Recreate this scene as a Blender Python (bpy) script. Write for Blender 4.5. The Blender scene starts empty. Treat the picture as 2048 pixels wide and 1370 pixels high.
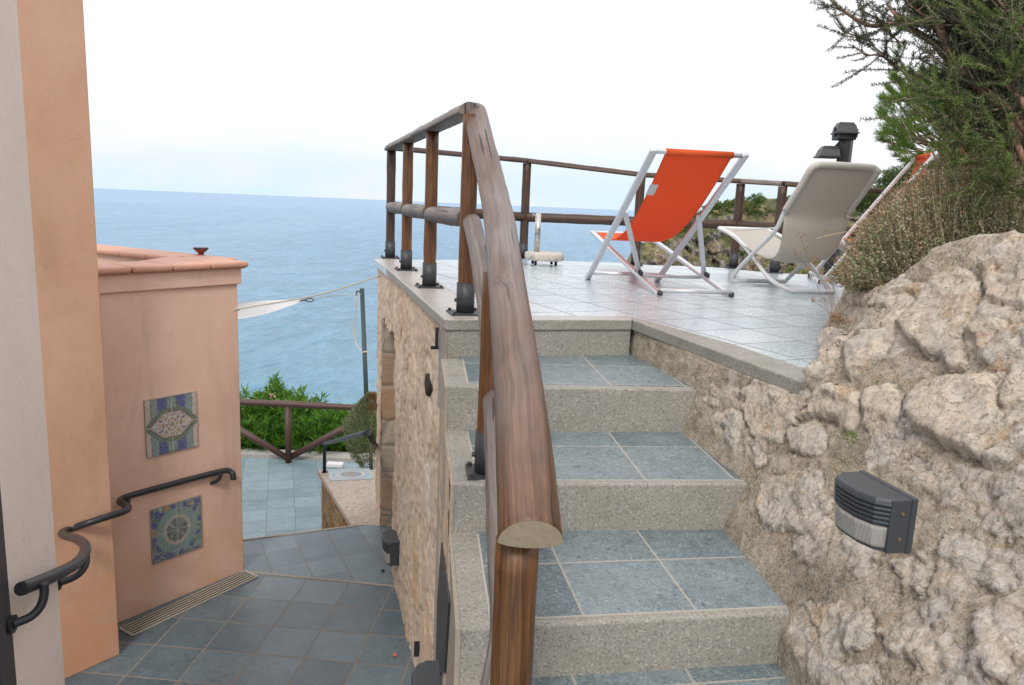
import bpy, math, random
import numpy as np
from mathutils import Vector, Matrix
random.seed(7); rng = np.random.RandomState(7)
SC = bpy.context.scene; COL = SC.collection
R = math.radians
# ---------------------------------------------------------------- camera
FPX, PITCH, ROLL, CZ = 1533.78, 0.1821550, 0.0425065, 0.58
HF, HL, HW, HG = -0.12660, -0.272046, 0.616473, 0.07536   # headings: stairs, terrace side wall, pink wall, court tiles
fw = Vector((0, math.cos(PITCH), -math.sin(PITCH))); r0 = Vector((1, 0, 0)); u0 = r0.cross(fw)
rt = math.cos(ROLL)*r0 + math.sin(ROLL)*u0; up = -math.sin(ROLL)*r0 + math.cos(ROLL)*u0
CAMP = Vector((0, 0, CZ))
cam = bpy.data.cameras.new('camera'); co = bpy.data.objects.new('camera', cam); COL.objects.link(co)
M = Matrix((rt, up, -fw)).transposed().to_4x4(); M.translation = CAMP; co.matrix_world = M
cam.sensor_width = 36; cam.lens = FPX/2048*36; cam.clip_start = .05; cam.clip_end = 60000
SC.camera = co
def ray(x, y): return (float(x)-1024)*rt - (float(y)-685)*up + FPX*fw
def Z(x, y, z=0.0):
    d = ray(x, y); return CAMP + d*float((z-CZ)/d.z)
def H(a): return Vector((math.sin(a), math.cos(a), 0))
def VP(x, y, p0, a):
    n = Vector((math.cos(a), -math.sin(a), 0)); d = ray(x, y)
    return CAMP + d*((Vector(p0)-CAMP).dot(n)/d.dot(n))
def DP(x, y, depth): return CAMP + ray(x, y)*float(depth/FPX)     # point at a given depth in front of the camera
def PR(P):
    d = Vector(P)-CAMP; return 1024+FPX*d.dot(rt)/d.dot(fw), 685-FPX*d.dot(up)/d.dot(fw)
UPV = Vector((0, 0, 1))
# ---------------------------------------------------------------- object helpers
def tag(o, label=None, cat=None, group=None, kind=None):
    if label: o['label'] = label
    if cat: o['category'] = cat
    if group: o['group'] = group
    if kind: o['kind'] = kind
    return o
def thing(name, label, cat, loc=(0, 0, 0), group=None):
    o = bpy.data.objects.new(name, None); COL.objects.link(o); o.location = loc; o.empty_display_size = .1
    return tag(o, label, cat, group)
def origin(p):
    v = Vector((0, 0, 0))
    while p is not None: v += p.location; p = p.parent
    return v
class MB:
    def __init__(s): s.v = []; s.f = []; s.uv = []; s.mi = []; s.col = []; s.usecol = False
    def face(s, idx, uvs=None, m=0): s.f.append(tuple(idx)); s.uv.append(uvs); s.mi.append(m)
    def add(s, pts, faces, m=0):
        b = len(s.v); s.v += [tuple(p) for p in pts]
        for f in faces: s.face([b+i for i in f], None, m)
        return s
    def quad(s, *p, m=0): return s.add(p, [tuple(range(len(p)))], m)
    def box(s, c, ax, ay, az, m=0):      # centre and three half vectors
        c, ax, ay, az = map(Vector, (c, ax, ay, az))
        if ax.cross(ay).dot(az) < 0: ax = -ax
        P = [c+i*ax+j*ay+k*az for k in (-1, 1) for j in (-1, 1) for i in (-1, 1)]
        return s.add(P, [(0, 2, 3, 1), (4, 5, 7, 6), (0, 1, 5, 4), (2, 6, 7, 3), (0, 4, 6, 2), (1, 3, 7, 5)], m)
    def prism(s, poly, z0, z1, m=0):
        a = sum(poly[i][0]*poly[(i+1) % len(poly)][1]-poly[(i+1) % len(poly)][0]*poly[i][1] for i in range(len(poly)))
        if a < 0: poly = poly[::-1]
        n = len(poly); P = [(p[0], p[1], z0) for p in poly]+[(p[0], p[1], z1) for p in poly]
        F = [tuple(range(n))[::-1], tuple(range(n, 2*n))]+[(i, (i+1) % n, n+(i+1) % n, n+i) for i in range(n)]
        return s.add(P, F, m)
    def tube(s, path, rad, n=16, caps=True, prof=None, upv=None, jit=0., m=0, twist=0):
        path = [Vector(p) for p in path]; L = len(path)
        rad = rad if isinstance(rad, (list, tuple)) else [rad]*L
        b = len(s.v); dist = 0.; ds = []
        T0 = None; side = None
        for i in range(L):
            if i: dist += (path[i]-path[i-1]).length
            ds.append(dist)
            t = (path[min(i+1, L-1)]-path[max(i-1, 0)]).normalized()
            if side is None or upv is not None:
                u = Vector(upv) if upv is not None else (UPV if abs(t.z) < .9 else Vector((0, 1, 0)))
                side = t.cross(u).normalized()
            else:
                side = (side - t*side.dot(t)).normalized()
            v = side.cross(t).normalized()
            for k in range(n):
                a = 2*math.pi*k/n + twist
                if prof: cx_, cy_ = prof(a)
                else: cx_, cy_ = math.cos(a), math.sin(a)
                r_ = rad[i]*(1+(random.random()-.5)*jit)
                s.v.append(tuple(path[i]+side*(cx_*r_)+v*(cy_*r_)))
        for i in range(L-1):
            for k in range(n):
                k2 = (k+1) % n; circ = 2*math.pi*rad[0]
                s.face((b+i*n+k, b+i*n+k2, b+(i+1)*n+k2, b+(i+1)*n+k),
                       [(k/n*circ, ds[i]), ((k+1)/n*circ, ds[i]), ((k+1)/n*circ, ds[i+1]), (k/n*circ, ds[i+1])], m)
        if caps:
            s.face([b+k for k in range(n)][::-1], None, m); s.face([b+(L-1)*n+k for k in range(n)], None, m)
        return s
    def lathe(s, base, prof, n=24, m=0, axis=UPV):
        return s.tube([Vector(base)+Vector(axis)*max(h, 0)+Vector(axis)*(i*1e-5) for i, (r_, h) in enumerate(prof)], [r_ for r_, h in prof], n=n, m=m, upv=(0, 1, 0))
    def build(s, name, mat, parent=None, smooth=False, bevel=0., seg=2, angle=35):
        o_ = origin(parent); me = bpy.data.meshes.new(name)
        me.from_pydata([(v[0]-o_.x, v[1]-o_.y, v[2]-o_.z) for v in s.v], [], s.f)
        if any(u is not None for u in s.uv):
            uvl = me.uv_layers.new(name='UVMap'); arr = []
            for f, u in zip(s.f, s.uv):
                if u is None: u = [(s.v[i][0]+s.v[i][1]*.37, s.v[i][2]) for i in f]
                for q in u: arr += [q[0], q[1]]
            uvl.data.foreach_set('uv', arr)
        for mm in (mat if isinstance(mat, (list, tuple)) else [mat]): me.materials.append(mm)
        if any(s.mi): me.polygons.foreach_set('material_index', s.mi)
        if smooth:
            me.polygons.foreach_set('use_smooth', [len(f) <= 4 for f in s.f])
        me.update(); me.validate()
        o = bpy.data.objects.new(name, me); COL.objects.link(o); o.parent = parent
        if bevel:
            b = o.modifiers.new('bevel', 'BEVEL'); b.width = bevel; b.segments = seg; b.limit_method = 'ANGLE'; b.angle_limit = R(angle)
        return o
def npmesh(name, V, F, mat, parent=None, cols=None, smooth=True):
    """V (n,3) F (m,4|3) numpy; cols dict name->(n,) or (n,3) point attributes"""
    o_ = origin(parent); me = bpy.data.meshes.new(name); V = np.asarray(V, dtype=np.float32)-np.array(o_, dtype=np.float32); F = np.asarray(F, dtype=np.int32)
    k = F.shape[1]; me.vertices.add(len(V)); me.vertices.foreach_set('co', V.ravel())
    me.loops.add(F.size); me.loops.foreach_set('vertex_index', F.ravel())
    me.polygons.add(len(F)); me.polygons.foreach_set('loop_start', np.arange(0, F.size, k, dtype=np.int32)); 
    if smooth: me.polygons.foreach_set('use_smooth', np.ones(len(F), dtype=bool))
    me.update(calc_edges=True)
    for cn, c in (cols or {}).items():
        c = np.asarray(c, dtype=np.float32)
        if c.ndim == 1:
            a = me.attributes.new(cn, 'FLOAT', 'POINT'); a.data.foreach_set('value', c)
        else:
            a = me.attributes.new(cn, 'FLOAT_COLOR', 'POINT'); a.data.foreach_set('color', np.hstack([c, np.ones((len(c), 1), np.float32)]).ravel())
    me.materials.append(mat); o = bpy.data.objects.new(name, me); COL.objects.link(o); o.parent = parent
    return o
def gridF(nu, nv, mask=None):
    i = np.arange(nu-1)[:, None]*nv+np.arange(nv-1)[None, :]
    F = np.stack([i, i+nv, i+nv+1, i+1], -1)
    return (F.reshape(-1, 4) if mask is None else F[mask])
# value noise
def _h(ix, iy, iz, s):
    h = (ix*374761393+iy*668265263+iz*2147483647+s*974634777) & 0xffffffff
    h = ((h ^ (h >> 13))*1274126177) & 0xffffffff
    return ((h ^ (h >> 16)) & 0xffff)/65535.
def vnoise(P, s=0):
    P = np.asarray(P, float); I = np.floor(P).astype(np.int64); f = P-I; f = f*f*(3-2*f); r = 0
    for a in (0, 1):
        for b in (0, 1):
            for c in (0, 1):
                w = (f[..., 0] if a else 1-f[..., 0])*(f[..., 1] if b else 1-f[..., 1])*(f[..., 2] if c else 1-f[..., 2])
                r = r+w*_h(I[..., 0]+a, I[..., 1]+b, I[..., 2]+c, s)
    return r
def fbm(P, oct=4, s=0, g=.5):
    r = 0; a = 1; t = 0
    for o in range(oct): r = r+a*vnoise(np.asarray(P)*2**o, s+o*17); t += a; a *= g
    return r/t-.5
def vor(P, s=0):
    """2d cellular: returns F1, F2, id of nearest"""
    I = np.floor(P).astype(np.int64); F1 = np.full(P.shape[:-1], 9.); F2 = F1.copy(); ID = np.zeros(P.shape[:-1])
    for a in (-1, 0, 1):
        for b in (-1, 0, 1):
            cx_, cy_ = I[..., 0]+a, I[..., 1]+b
            z_ = np.zeros_like(cx_)
            px = cx_+.1+.8*_h(cx_, cy_, z_, s); py = cy_+.1+.8*_h(cx_, cy_, z_, s+5); d = np.hypot(P[..., 0]-px, P[..., 1]-py)
            idd = _h(cx_, cy_, z_, s+9); n = d < F1
            F2 = np.where(n, F1, np.minimum(F2, d)); ID = np.where(n, idd, ID); F1 = np.where(n, d, F1)
    return F1, F2, ID
# ---------------------------------------------------------------- materials
class NB:
    def __init__(s, name):
        s.m = bpy.data.materials.new(name); s.m.use_nodes = True; s.t = s.m.node_tree; s.t.nodes.clear()
        s.o = s.t.nodes.new('ShaderNodeOutputMaterial')
    def n(s, typ, **kw):
        nd = s.t.nodes.new('ShaderNode'+typ)
        for k, v in kw.items(): setattr(nd, k, v)
        return nd
    def lk(s, a, b):
        if isinstance(a, (int, float)):
            b.default_value = a
        elif isinstance(a, (tuple, list, Vector)):
            a = tuple(a)
            b.default_value = (a+(1,))[:4] if (len(a) == 3 and len(b.default_value) == 4) else a
        else: s.t.links.new(a, b)
    def pos(s): return s.n('NewGeometry').outputs['Position']
    def objc(s): return s.n('TexCoord').outputs['Object']
    def uv(s): return s.n('TexCoord').outputs['UV']
    def nrm(s): return s.n('NewGeometry').outputs['Normal']
    def attr(s, name, out='Fac'): a = s.n('Attribute'); a.attribute_name = name; return a.outputs[out]
    def math(s, op, a, b=0., c=None, clamp=False):
        nd = s.n('Math', operation=op); nd.use_clamp = clamp; s.lk(a, nd.inputs[0]); s.lk(b, nd.inputs[1])
        if c is not None: s.lk(c, nd.inputs[2])
        return nd.outputs[0]
    def vm(s, op, a, b=(0, 0, 0)):
        nd = s.n('VectorMath', operation=op); s.lk(a, nd.inputs[0]); s.lk(b, nd.inputs[1])
        return nd.outputs['Value'] if op in ('DOT_PRODUCT', 'LENGTH') else nd.outputs[0]
    def xyz(s, x, y, z=0.): nd = s.n('CombineXYZ'); s.lk(x, nd.inputs[0]); s.lk(y, nd.inputs[1]); s.lk(z, nd.inputs[2]); return nd.outputs[0]
    def sep(s, v): nd = s.n('SeparateXYZ'); s.lk(v, nd.inputs[0]); return nd.outputs
    def map(s, v, scale=(1, 1, 1), rot=(0, 0, 0), loc=(0, 0, 0)):
        nd = s.n('Mapping'); s.lk(v, nd.inputs[0]); nd.inputs['Scale'].default_value = scale; nd.inputs['Rotation'].default_value = rot; nd.inputs['Location'].default_value = loc
        return nd.outputs[0]
    def noise(s, v, sc, det=4, ro=.55, dist=0., col=False):
        nd = s.n('TexNoise'); s.lk(v, nd.inputs['Vector']); nd.inputs['Scale'].default_value = sc; nd.inputs['Detail'].default_value = det
        nd.inputs['Roughness'].default_value = ro; nd.inputs['Distortion'].default_value = dist
        return nd.outputs['Color' if col else 'Fac']
    def voro(s, v, sc, feat='F1', out='Distance', rnd=1.):
        nd = s.n('TexVoronoi', feature=feat); s.lk(v, nd.inputs['Vector']); nd.inputs['Scale'].default_value = sc; nd.inputs['Randomness'].default_value = rnd
        return nd.outputs[out]
    def white(s, v): nd = s.n('TexWhiteNoise'); nd.noise_dimensions = '3D'; s.lk(v, nd.inputs['Vector']); return nd.outputs
    def ramp(s, f, stops, interp='LINEAR'):
        nd = s.n('ValToRGB'); cr = nd.color_ramp; cr.interpolation = interp
        while len(cr.elements) < len(stops): cr.elements.new(.5)
        for e, (p, c) in zip(cr.elements, stops):
            e.position = p; e.color = (c, c, c, 1) if isinstance(c, (int, float)) else tuple(c)+(1,)
        s.lk(f, nd.inputs[0]); return nd.outputs[0]
    def mr(s, f, a, b, c=0., d=1.):
        nd = s.n('MapRange'); nd.clamp = True; s.lk(f, nd.inputs[0])
        for i, q in enumerate((a, b, c, d)): s.lk(q, nd.inputs[i+1])
        return nd.outputs[0]
    def mix(s, f, a, b, mode='MIX'):
        nd = s.n('Mix', data_type='RGBA', blend_type=mode); s.lk(f, nd.inputs[0]); s.lk(a, nd.inputs[6]); s.lk(b, nd.inputs[7]); return nd.outputs[2]
    def bump(s, h, st=.3, d=.01, nrm=None):
        nd = s.n('Bump'); s.lk(h, nd.inputs['Height']); nd.inputs['Strength'].default_value = st; nd.inputs['Distance'].default_value = d
        if nrm is not None: s.lk(nrm, nd.inputs['Normal'])
        return nd.outputs[0]
    def out(s, col, ro=.6, metal=0., spec=.5, nrm=None, **kw):
        b = s.n('BsdfPrincipled'); s.lk(col, b.inputs['Base Color']); s.lk(ro, b.inputs['Roughness']); s.lk(metal, b.inputs['Metallic'])
        s.lk(spec, b.inputs['Specular IOR Level'])
        if nrm is not None: s.lk(nrm, b.inputs['Normal'])
        for k, v in kw.items(): s.lk(v, b.inputs[k])
        s.t.links.new(b.outputs[0], s.o.inputs[0]); s.b = b; return s.m
def tile_mat(name, ang, org, size=.34, ca=(.10, .155, .19), cb=(.19, .255, .29), grout=(.30, .27, .22), gw=.006, ro=.34, spec=.5, sv=None, speck=.5):
    n = NB(name); p = n.vm('SUBTRACT', n.pos(), (org[0], org[1], 0)); sv = sv or size
    u = n.math('DIVIDE', n.vm('DOT_PRODUCT', p, (math.cos(ang), -math.sin(ang), 0)), size)
    v = n.math('DIVIDE', n.vm('DOT_PRODUCT', p, (math.sin(ang), math.cos(ang), 0)), sv)
    def edge(q, sz):
        f = n.math('FRACT', q); return n.math('MULTIPLY', n.math('MINIMUM', f, n.math('SUBTRACT', 1., f)), sz)
    wob = n.math('MULTIPLY', n.math('SUBTRACT', n.noise(n.pos(), 14, 3), .5), .004)
    e = n.math('ADD', n.math('MINIMUM', edge(u, size), edge(v, sv)), wob)
    cid = n.xyz(n.math('FLOOR', u), n.math('FLOOR', v), 3.)
    w = n.white(cid)
    P2 = n.vm('ADD', n.pos(), n.vm('SCALE', w['Color'], (0, 0, 0)))
    sc_ = n.n('VectorMath', operation='SCALE'); n.lk(w['Color'], sc_.inputs[0]); sc_.inputs['Scale'].default_value = 9.; P2 = n.vm('ADD', n.pos(), sc_.outputs[0])
    big = n.noise(P2, 5, 5, .6, .6); fine = n.noise(P2, 42, 6, .72, 1.2); vein = n.noise(P2, 95, 4, .7, 2.)
    f = n.math('ADD', n.math('MULTIPLY', big, .8), n.math('MULTIPLY', w['Value'], .45)); f = n.math('SUBTRACT', f, .1)
    f = n.math('ADD', f, n.math('MULTIPLY', n.math('SUBTRACT', fine, .5), 1.5))
    base = n.mix(n.mr(f, .25, .95), ca, cb)
    base = n.mix(n.math('MULTIPLY', n.mr(vein, .56, .66), speck), base, (.50, .57, .59))
    base = n.mix(n.math('MULTIPLY', n.mr(fine, .43, .32), .6), base, (.03, .045, .06))
    gm = n.mr(e, gw*.5, gw*.9, 1., 0.)
    gcol = n.mix(n.noise(n.pos(), 60, 3), [c*.7 for c in grout], [min(1, c*1.25) for c in grout])
    col = n.mix(gm, base, gcol)
    rr = n.math('ADD', n.mr(fine, .3, .7, ro-.08, ro+.14), n.math('MULTIPLY', gm, .4))
    h = n.math('SUBTRACT', n.math('MULTIPLY', fine, .8), n.math('MULTIPLY', gm, 1.))
    tilt = n.math('MULTIPLY', w['Value'], .2)
    return n.out(col, rr, spec=spec, nrm=n.bump(n.math('ADD', h, tilt), .35, .004))
def granite(name, ca=(.20, .185, .155), cb=(.42, .39, .34), dark=(.07, .07, .075), ro=.55, moss=0., sc=1., spec=.4):
    n = NB(name); p = n.pos()
    a = n.noise(p, 6*sc, 5, .6); b = n.voro(p, 150*sc, out='Color'); c = n.noise(p, 170*sc, 3, .6); d = n.voro(p, 95*sc)
    g = n.sep(b)[0]
    a2 = n.noise(n.map(p, (1, 1, .6)), 2.2, 5, .65, .6); f = n.math('ADD', n.math('MULTIPLY', a, .35), n.math('ADD', n.math('MULTIPLY', n.math('SUBTRACT', a2, .22), .5), n.math('MULTIPLY', n.math('ADD', g, c), .30)))
    col = n.mix(n.mr(f, .25, .85), ca, cb)
    col = n.mix(n.math('MULTIPLY', n.mr(g, .82, .88), .55), col, dark)
    col = n.mix(n.math('MULTIPLY', n.mr(n.sep(b)[1], .92, .96), .5), col, (.58, .56, .50))
    if moss:
        k = n.math('MULTIPLY', n.mr(n.noise(p, 5, 6, .65, .5), .50, .68), moss)
        col = n.mix(k, col, (.155, .15, .075))
    return n.out(col, n.mr(c, .3, .7, ro-.06, ro+.1), spec=spec, nrm=n.bump(n.math('ADD', c, n.math('MULTIPLY', g, .5)), .25, .003))
def plain(name, c, ro=.5, metal=0., spec=.5, var=.12, sc=20, bs=.1, bd=.002):
    n = NB(name); f = n.noise(n.pos(), sc, 5, .6)
    col = n.mix(f, [q*(1-var) for q in c], [min(1, q*(1+var)) for q in c])
    return n.out(col, n.mr(f, .3, .7, max(.02, ro-.07), ro+.07), metal, spec, n.bump(f, bs, bd))
def plaster(name, c, c2, stain=None):
    n = NB(name); p = n.pos(); a = n.noise(p, 1.6, 5, .55, .3); b = n.noise(p, 70, 4, .65); d = n.noise(p, 9, 4, .6); e = n.noise(p, 260, 2, .5)
    col = n.mix(n.mr(n.math('ADD', n.math('MULTIPLY', a, .75), n.math('MULTIPLY', d, .25)), .36, .64), c, c2)
    col = n.mix(n.math('MULTIPLY', n.mr(b, .35, .7), .16), col, [q*.72 for q in c])
    sm = n.noise(n.map(p, (1, 1, .28)), 3.4, 6, .62, .8); col = n.mix(n.math('MULTIPLY', n.mr(sm, .54, .70), .30), col, [q*.70 for q in c]); hl_ = n.math('ABSOLUTE', n.math('SUBTRACT', n.noise(p, 1.1, 6, .55, .9), .5))
    col = n.mix(n.math('MULTIPLY', n.mr(hl_, .0, .0022, 1., 0.), .30), col, [q*.5 for q in c])
    if stain:
        z = n.sep(p)[2]; k = n.math('MULTIPLY', n.mr(z, stain[1], stain[2], 1., 0.), n.mr(n.noise(p, 3.2, 5, .6, .4), .38, .58))
        col = n.mix(n.math('MULTIPLY', k, .75), col, stain[0])
    return n.out(col, .85, spec=.2, nrm=n.bump(n.math('ADD', n.math('MULTIPLY', b, .6), n.math('ADD', n.math('MULTIPLY', e, .3), n.math('MULTIPLY', d, 1.))), .45, .004))
def wood(name, c1, c2, dark, grey=None, gthr=(.2, .8), ro=.5, knots=True, nz=True, spec=.5, sc=1., vgrad=None):
    n = NB(name); uv = n.uv(); s_ = n.sep(uv)
    kn = n.voro(n.map(uv, (5*sc, 3.2*sc, 1)), 1., rnd=1.)        # knots
    wv = n.noise(n.map(uv, (3*sc, 1.3*sc, 1)), 1.2, 3, .5)
    warp = n.math('ADD', n.math('MULTIPLY', n.mr(kn, 0., .28, 1., 0.), .02), n.math('MULTIPLY', wv, .05))
    gu = n.math('ADD', s_[0], warp)
    gv = n.xyz(n.math('MULTIPLY', gu, 80*sc), n.math('MULTIPLY', s_[1], 1.6*sc), 0.)
    g = n.noise(gv, 1., 5, .6, .25); g2 = n.noise(n.xyz(n.math('MULTIPLY', gu, 300*sc), n.math('MULTIPLY', s_[1], 5*sc), 2.), 1., 3, .6)
    big = n.noise(n.map(uv, (6*sc, 2.2*sc, 1)), 1., 4, .6, .5)
    col = n.mix(n.mr(g, .34, .68), c1, c2)
    col = n.mix(n.math('MULTIPLY', n.mr(g2, .50, .62), .6), col, dark); bl_ = n.noise(n.map(uv, (9*sc, 3*sc, 1)), 1., 5, .65, .8); col = n.mix(n.math('MULTIPLY', n.mr(bl_, .42, .62), .5), col, [q*.45 for q in c1])
    if grey:
        f = n.mr(n.math('ADD', n.math('MULTIPLY', big, .8), n.math('MULTIPLY', g, .35)), .46, .66)
        if nz:
            nzv = n.sep(n.nrm())[2]; f = n.math('MULTIPLY', n.math('ADD', n.mr(nzv, gthr[0], gthr[1], .12, 1.), 0.), n.mr(f, 0., 1., .35, 1.))
        if vgrad: f = n.math('MULTIPLY', f, n.mr(s_[1], vgrad[0], vgrad[1], 1., vgrad[2]))
        col = n.mix(f, col, n.mix(n.mr(g, .34, .66), [q*.55 for q in grey], grey))
    crack = n.noise(n.xyz(n.math('MULTIPLY', gu, 26*sc), n.math('MULTIPLY', s_[1], .9*sc), 7.), 1., 2, .5, .2)
    ck = n.mr(crack, .650, .659); h = n.math('ADD', n.math('MULTIPLY', g, .7), n.math('MULTIPLY', g2, .3))
    ck = n.math('MAXIMUM', ck, n.math('MULTIPLY', n.mr(crack, .350, .342), .8))
    col = n.mix(n.math('MULTIPLY', ck, .85), col, [q*.25 for q in dark])
    if knots:
        k1 = n.mr(kn, .035, .06, 1., 0.); col = n.mix(n.math('MULTIPLY', n.mr(kn, .03, .12, 1., 0.), .75), col, dark)
        col = n.mix(n.math('MULTIPLY', k1, .6), col, [q*1.3 for q in c2])
    h = n.math('SUBTRACT', h, n.math('MULTIPLY', ck, 1.6))
    return n.out(col, n.mr(g, .3, .7, ro-.1, ro+.12), spec=spec, nrm=n.bump(h, .5, .003))
def colattr(name, ro=.5, bs=.3, voro=None, trans=0., spec=.4, var=.2):
    n = NB(name); c = n.attr('col', 'Color'); p = n.pos(); f = n.noise(p, 60, 3)
    c = n.mix(n.math('MULTIPLY', n.math('SUBTRACT', 1., f), var*2), c, (0, 0, 0), 'MIX') if var else c
    h = f
    if voro:
        e = n.voro(p, voro, 'DISTANCE_TO_EDGE'); g = n.mr(e, .02, .09); id_ = n.sep(n.voro(p, voro, out='Color'))[0]
        c = n.mix(n.mr(id_, 0., 1., 0., .45), c, (.04, .05, .05)); c = n.mix(n.math('MULTIPLY', n.math('SUBTRACT', 1., g), .75), c, (.42, .40, .34)); h = g
    return n.out(c, ro, spec=spec, nrm=n.bump(h, bs, .002))
def leafmat(name, ro=.55, tr=.25):
    n = NB(name); c = n.attr('col', 'Color'); m = n.out(c, ro, spec=.3)
    t = n.n('BsdfTranslucent'); n.lk(n.mix(.5, c, (.35, .5, .05), 'MIX'), t.inputs[0]); mx = n.n('MixShader'); mx.inputs[0].default_value = tr
    n.t.links.new(n.b.outputs[0], mx.inputs[1]); n.t.links.new(t.outputs[0], mx.inputs[2]); n.t.links.new(mx.outputs[0], n.o.inputs[0])
    return m
# ---------------------------------------------------------------- world, sun, render
EXPO = 0.0
W = bpy.data.worlds.new('World'); SC.world = W; W.use_nodes = True
wt = W.node_tree; wt.nodes.clear(); wo = wt.nodes.new('ShaderNodeOutputWorld')
SUN_EL, SUN_AZ = R(38), R(-35)
sky = wt.nodes.new('ShaderNodeTexSky'); sky.sky_type = 'NISHITA'; sky.sun_disc = False; sky.sun_elevation = SUN_EL; sky.sun_rotation = SUN_AZ
sky.dust_density = 3.; sky.altitude = 100
def wn(t, **k):
    nd = wt.nodes.new('ShaderNode'+t)
    for a, b in k.items(): setattr(nd, a, b)
    return nd
tc = wn('TexCoord'); sp = wn('SeparateXYZ'); wt.links.new(tc.outputs['Generated'], sp.inputs[0])
mp = wn('Mapping'); mp.inputs['Scale'].default_value = (1, 1, 4.5); wt.links.new(tc.outputs['Generated'], mp.inputs[0])
ns = wn('TexNoise'); ns.inputs['Scale'].default_value = 2.2; ns.inputs['Detail'].default_value = 6; ns.inputs['Roughness'].default_value = .55; ns.inputs['Distortion'].default_value = .4
wt.links.new(mp.outputs[0], ns.inputs['Vector'])
elev = wn('ValToRGB'); cr = elev.color_ramp; wt.links.new(sp.outputs[2], elev.inputs[0])   # veil of bright high cloud: colour by elevation
SKYC = [(0., (.86, 1.08, 1.16)), (.03, (.92, 1.06, 1.16)), (.08, (1.08, 1.15, 1.22)), (.15, (1.28, 1.32, 1.35)), (.35, (1.45, 1.46, 1.48)), (.8, (1.65, 1.67, 1.72))]
while len(cr.elements) < len(SKYC): cr.elements.new(.5)
for e_, (p_, c_) in zip(cr.elements, SKYC): e_.position = p_; e_.color = c_+(1,)
cl = wn('MapRange'); cl.inputs[1].default_value = .42; cl.inputs[2].default_value = .66; wt.links.new(ns.outputs[0], cl.inputs[0]); cl.inputs[3].default_value = 0; cl.inputs[4].default_value = .8
mx = wn('Mix', data_type='RGBA'); wt.links.new(cl.outputs[0], mx.inputs[0]); wt.links.new(elev.outputs[0], mx.inputs[6]); mx.inputs[7].default_value = (1.22, 1.13, 1.17, 1)
bg1 = wn('Background'); bg1.inputs[1].default_value = 1.0; wt.links.new(mx.outputs[2], bg1.inputs[0])
bg2 = wn('Background'); bg2.inputs[1].default_value = .09; wt.links.new(sky.outputs[0], bg2.inputs[0])
ms = wn('MixShader'); ms.inputs[0].default_value = .85; wt.links.new(bg2.outputs[0], ms.inputs[1]); wt.links.new(bg1.outputs[0], ms.inputs[2]); wt.links.new(ms.outputs[0], wo.inputs[0])
sl = bpy.data.lights.new('sun', 'SUN'); sl.energy = 1.7; sl.angle = R(12); sl.color = (1, .95, .88); so = bpy.data.objects.new('sun', sl); COL.objects.link(so)
SUNDIR = Vector((-.08, -.72, .69)).normalized()      # direction towards the sun: behind and left of the camera
so.rotation_euler = SUNDIR.to_track_quat('Z', 'Y').to_euler()
sky.sun_elevation = math.asin(SUNDIR.z); sky.sun_rotation = math.atan2(SUNDIR.x, SUNDIR.y)
SC.view_settings.view_transform = 'Standard'; SC.view_settings.look = 'None'; SC.view_settings.exposure = EXPO; SC.view_settings.gamma = 1
# ---------------------------------------------------------------- materials in use
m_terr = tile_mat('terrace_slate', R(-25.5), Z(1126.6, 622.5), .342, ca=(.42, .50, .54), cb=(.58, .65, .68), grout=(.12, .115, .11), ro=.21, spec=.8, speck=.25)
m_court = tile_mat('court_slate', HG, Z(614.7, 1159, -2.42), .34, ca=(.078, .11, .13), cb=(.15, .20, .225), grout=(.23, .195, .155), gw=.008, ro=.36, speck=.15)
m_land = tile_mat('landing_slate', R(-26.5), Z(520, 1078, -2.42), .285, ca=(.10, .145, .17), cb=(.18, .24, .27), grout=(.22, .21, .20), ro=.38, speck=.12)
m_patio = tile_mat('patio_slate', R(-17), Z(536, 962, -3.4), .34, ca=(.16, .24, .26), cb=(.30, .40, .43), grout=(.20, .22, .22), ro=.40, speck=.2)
m_gran = granite('grey_granite', (.225,.212,.185), (.385,.365,.32), (.09,.09,.095), moss=.28, sc=1.3)
m_gran2 = granite('polished_granite', (.37, .335, .29), (.50, .46, .42), (.2, .19, .18), ro=.30, spec=.6, moss=.12, sc=1.5)
m_peach = plaster('peach_plaster', (.56, .33, .215), (.64, .395, .275), ((.68, .30, .14), -2.6, -1.2))
m_pink = plaster('pink_plaster', (.70, .465, .355), (.79, .55, .435), ((.66, .36, .21), -2.6, -1.4))
m_cream = plaster('cream_plaster', (.76, .64, .56), (.83, .71, .64), ((.70, .50, .34), -2.5, -1.3))
m_frame = plain('dark_frame', (.05, .045, .05), .45)
m_iron = plain('black_iron', (.035, .037, .042), .42, .3, .5, .25, 60, .25, .001)
m_steel = plain('grey_steel', (.055, .057, .062), .5, .3, .5, .2, 40, .15, .001)
m_alu = plain('aluminium', (.66, .68, .71), .34, .45, .5, .08, 90, .05, .001)
m_chrome = plain('stainless', (.55, .54, .50), .18, 1., .5, .1, 30, .02)
m_terra = plain('terracotta', (.56, .30, .21), .55, 0, .4, .22, 9, .3, .003)
m_dark = plain('dark_cavity', (.02, .02, .02), .8)
m_log = wood('weathered_log', (.095, .040, .018), (.215, .095, .042), (.04, .02, .012), grey=(.26, .225, .205), gthr=(.1, 1.0), ro=.40, spec=.35, vgrad=(1.2, 2.9, .30))
m_logg = wood('grey_log', (.10, .065, .045), (.20, .14, .11), (.04, .03, .025), grey=(.29, .255, .235), gthr=(-.4, .6), ro=.55)
m_post = wood('stained_post', (.085, .033, .012), (.26, .115, .037), (.04, .02, .012), ro=.42)
m_postd = wood('dark_post', (.045, .024, .016), (.11, .06, .038), (.03, .02, .015), ro=.5)
m_endg = plain('end_grain', (.37, .28, .19), .7, 0, .3, .35, 70, .4, .003)
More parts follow.
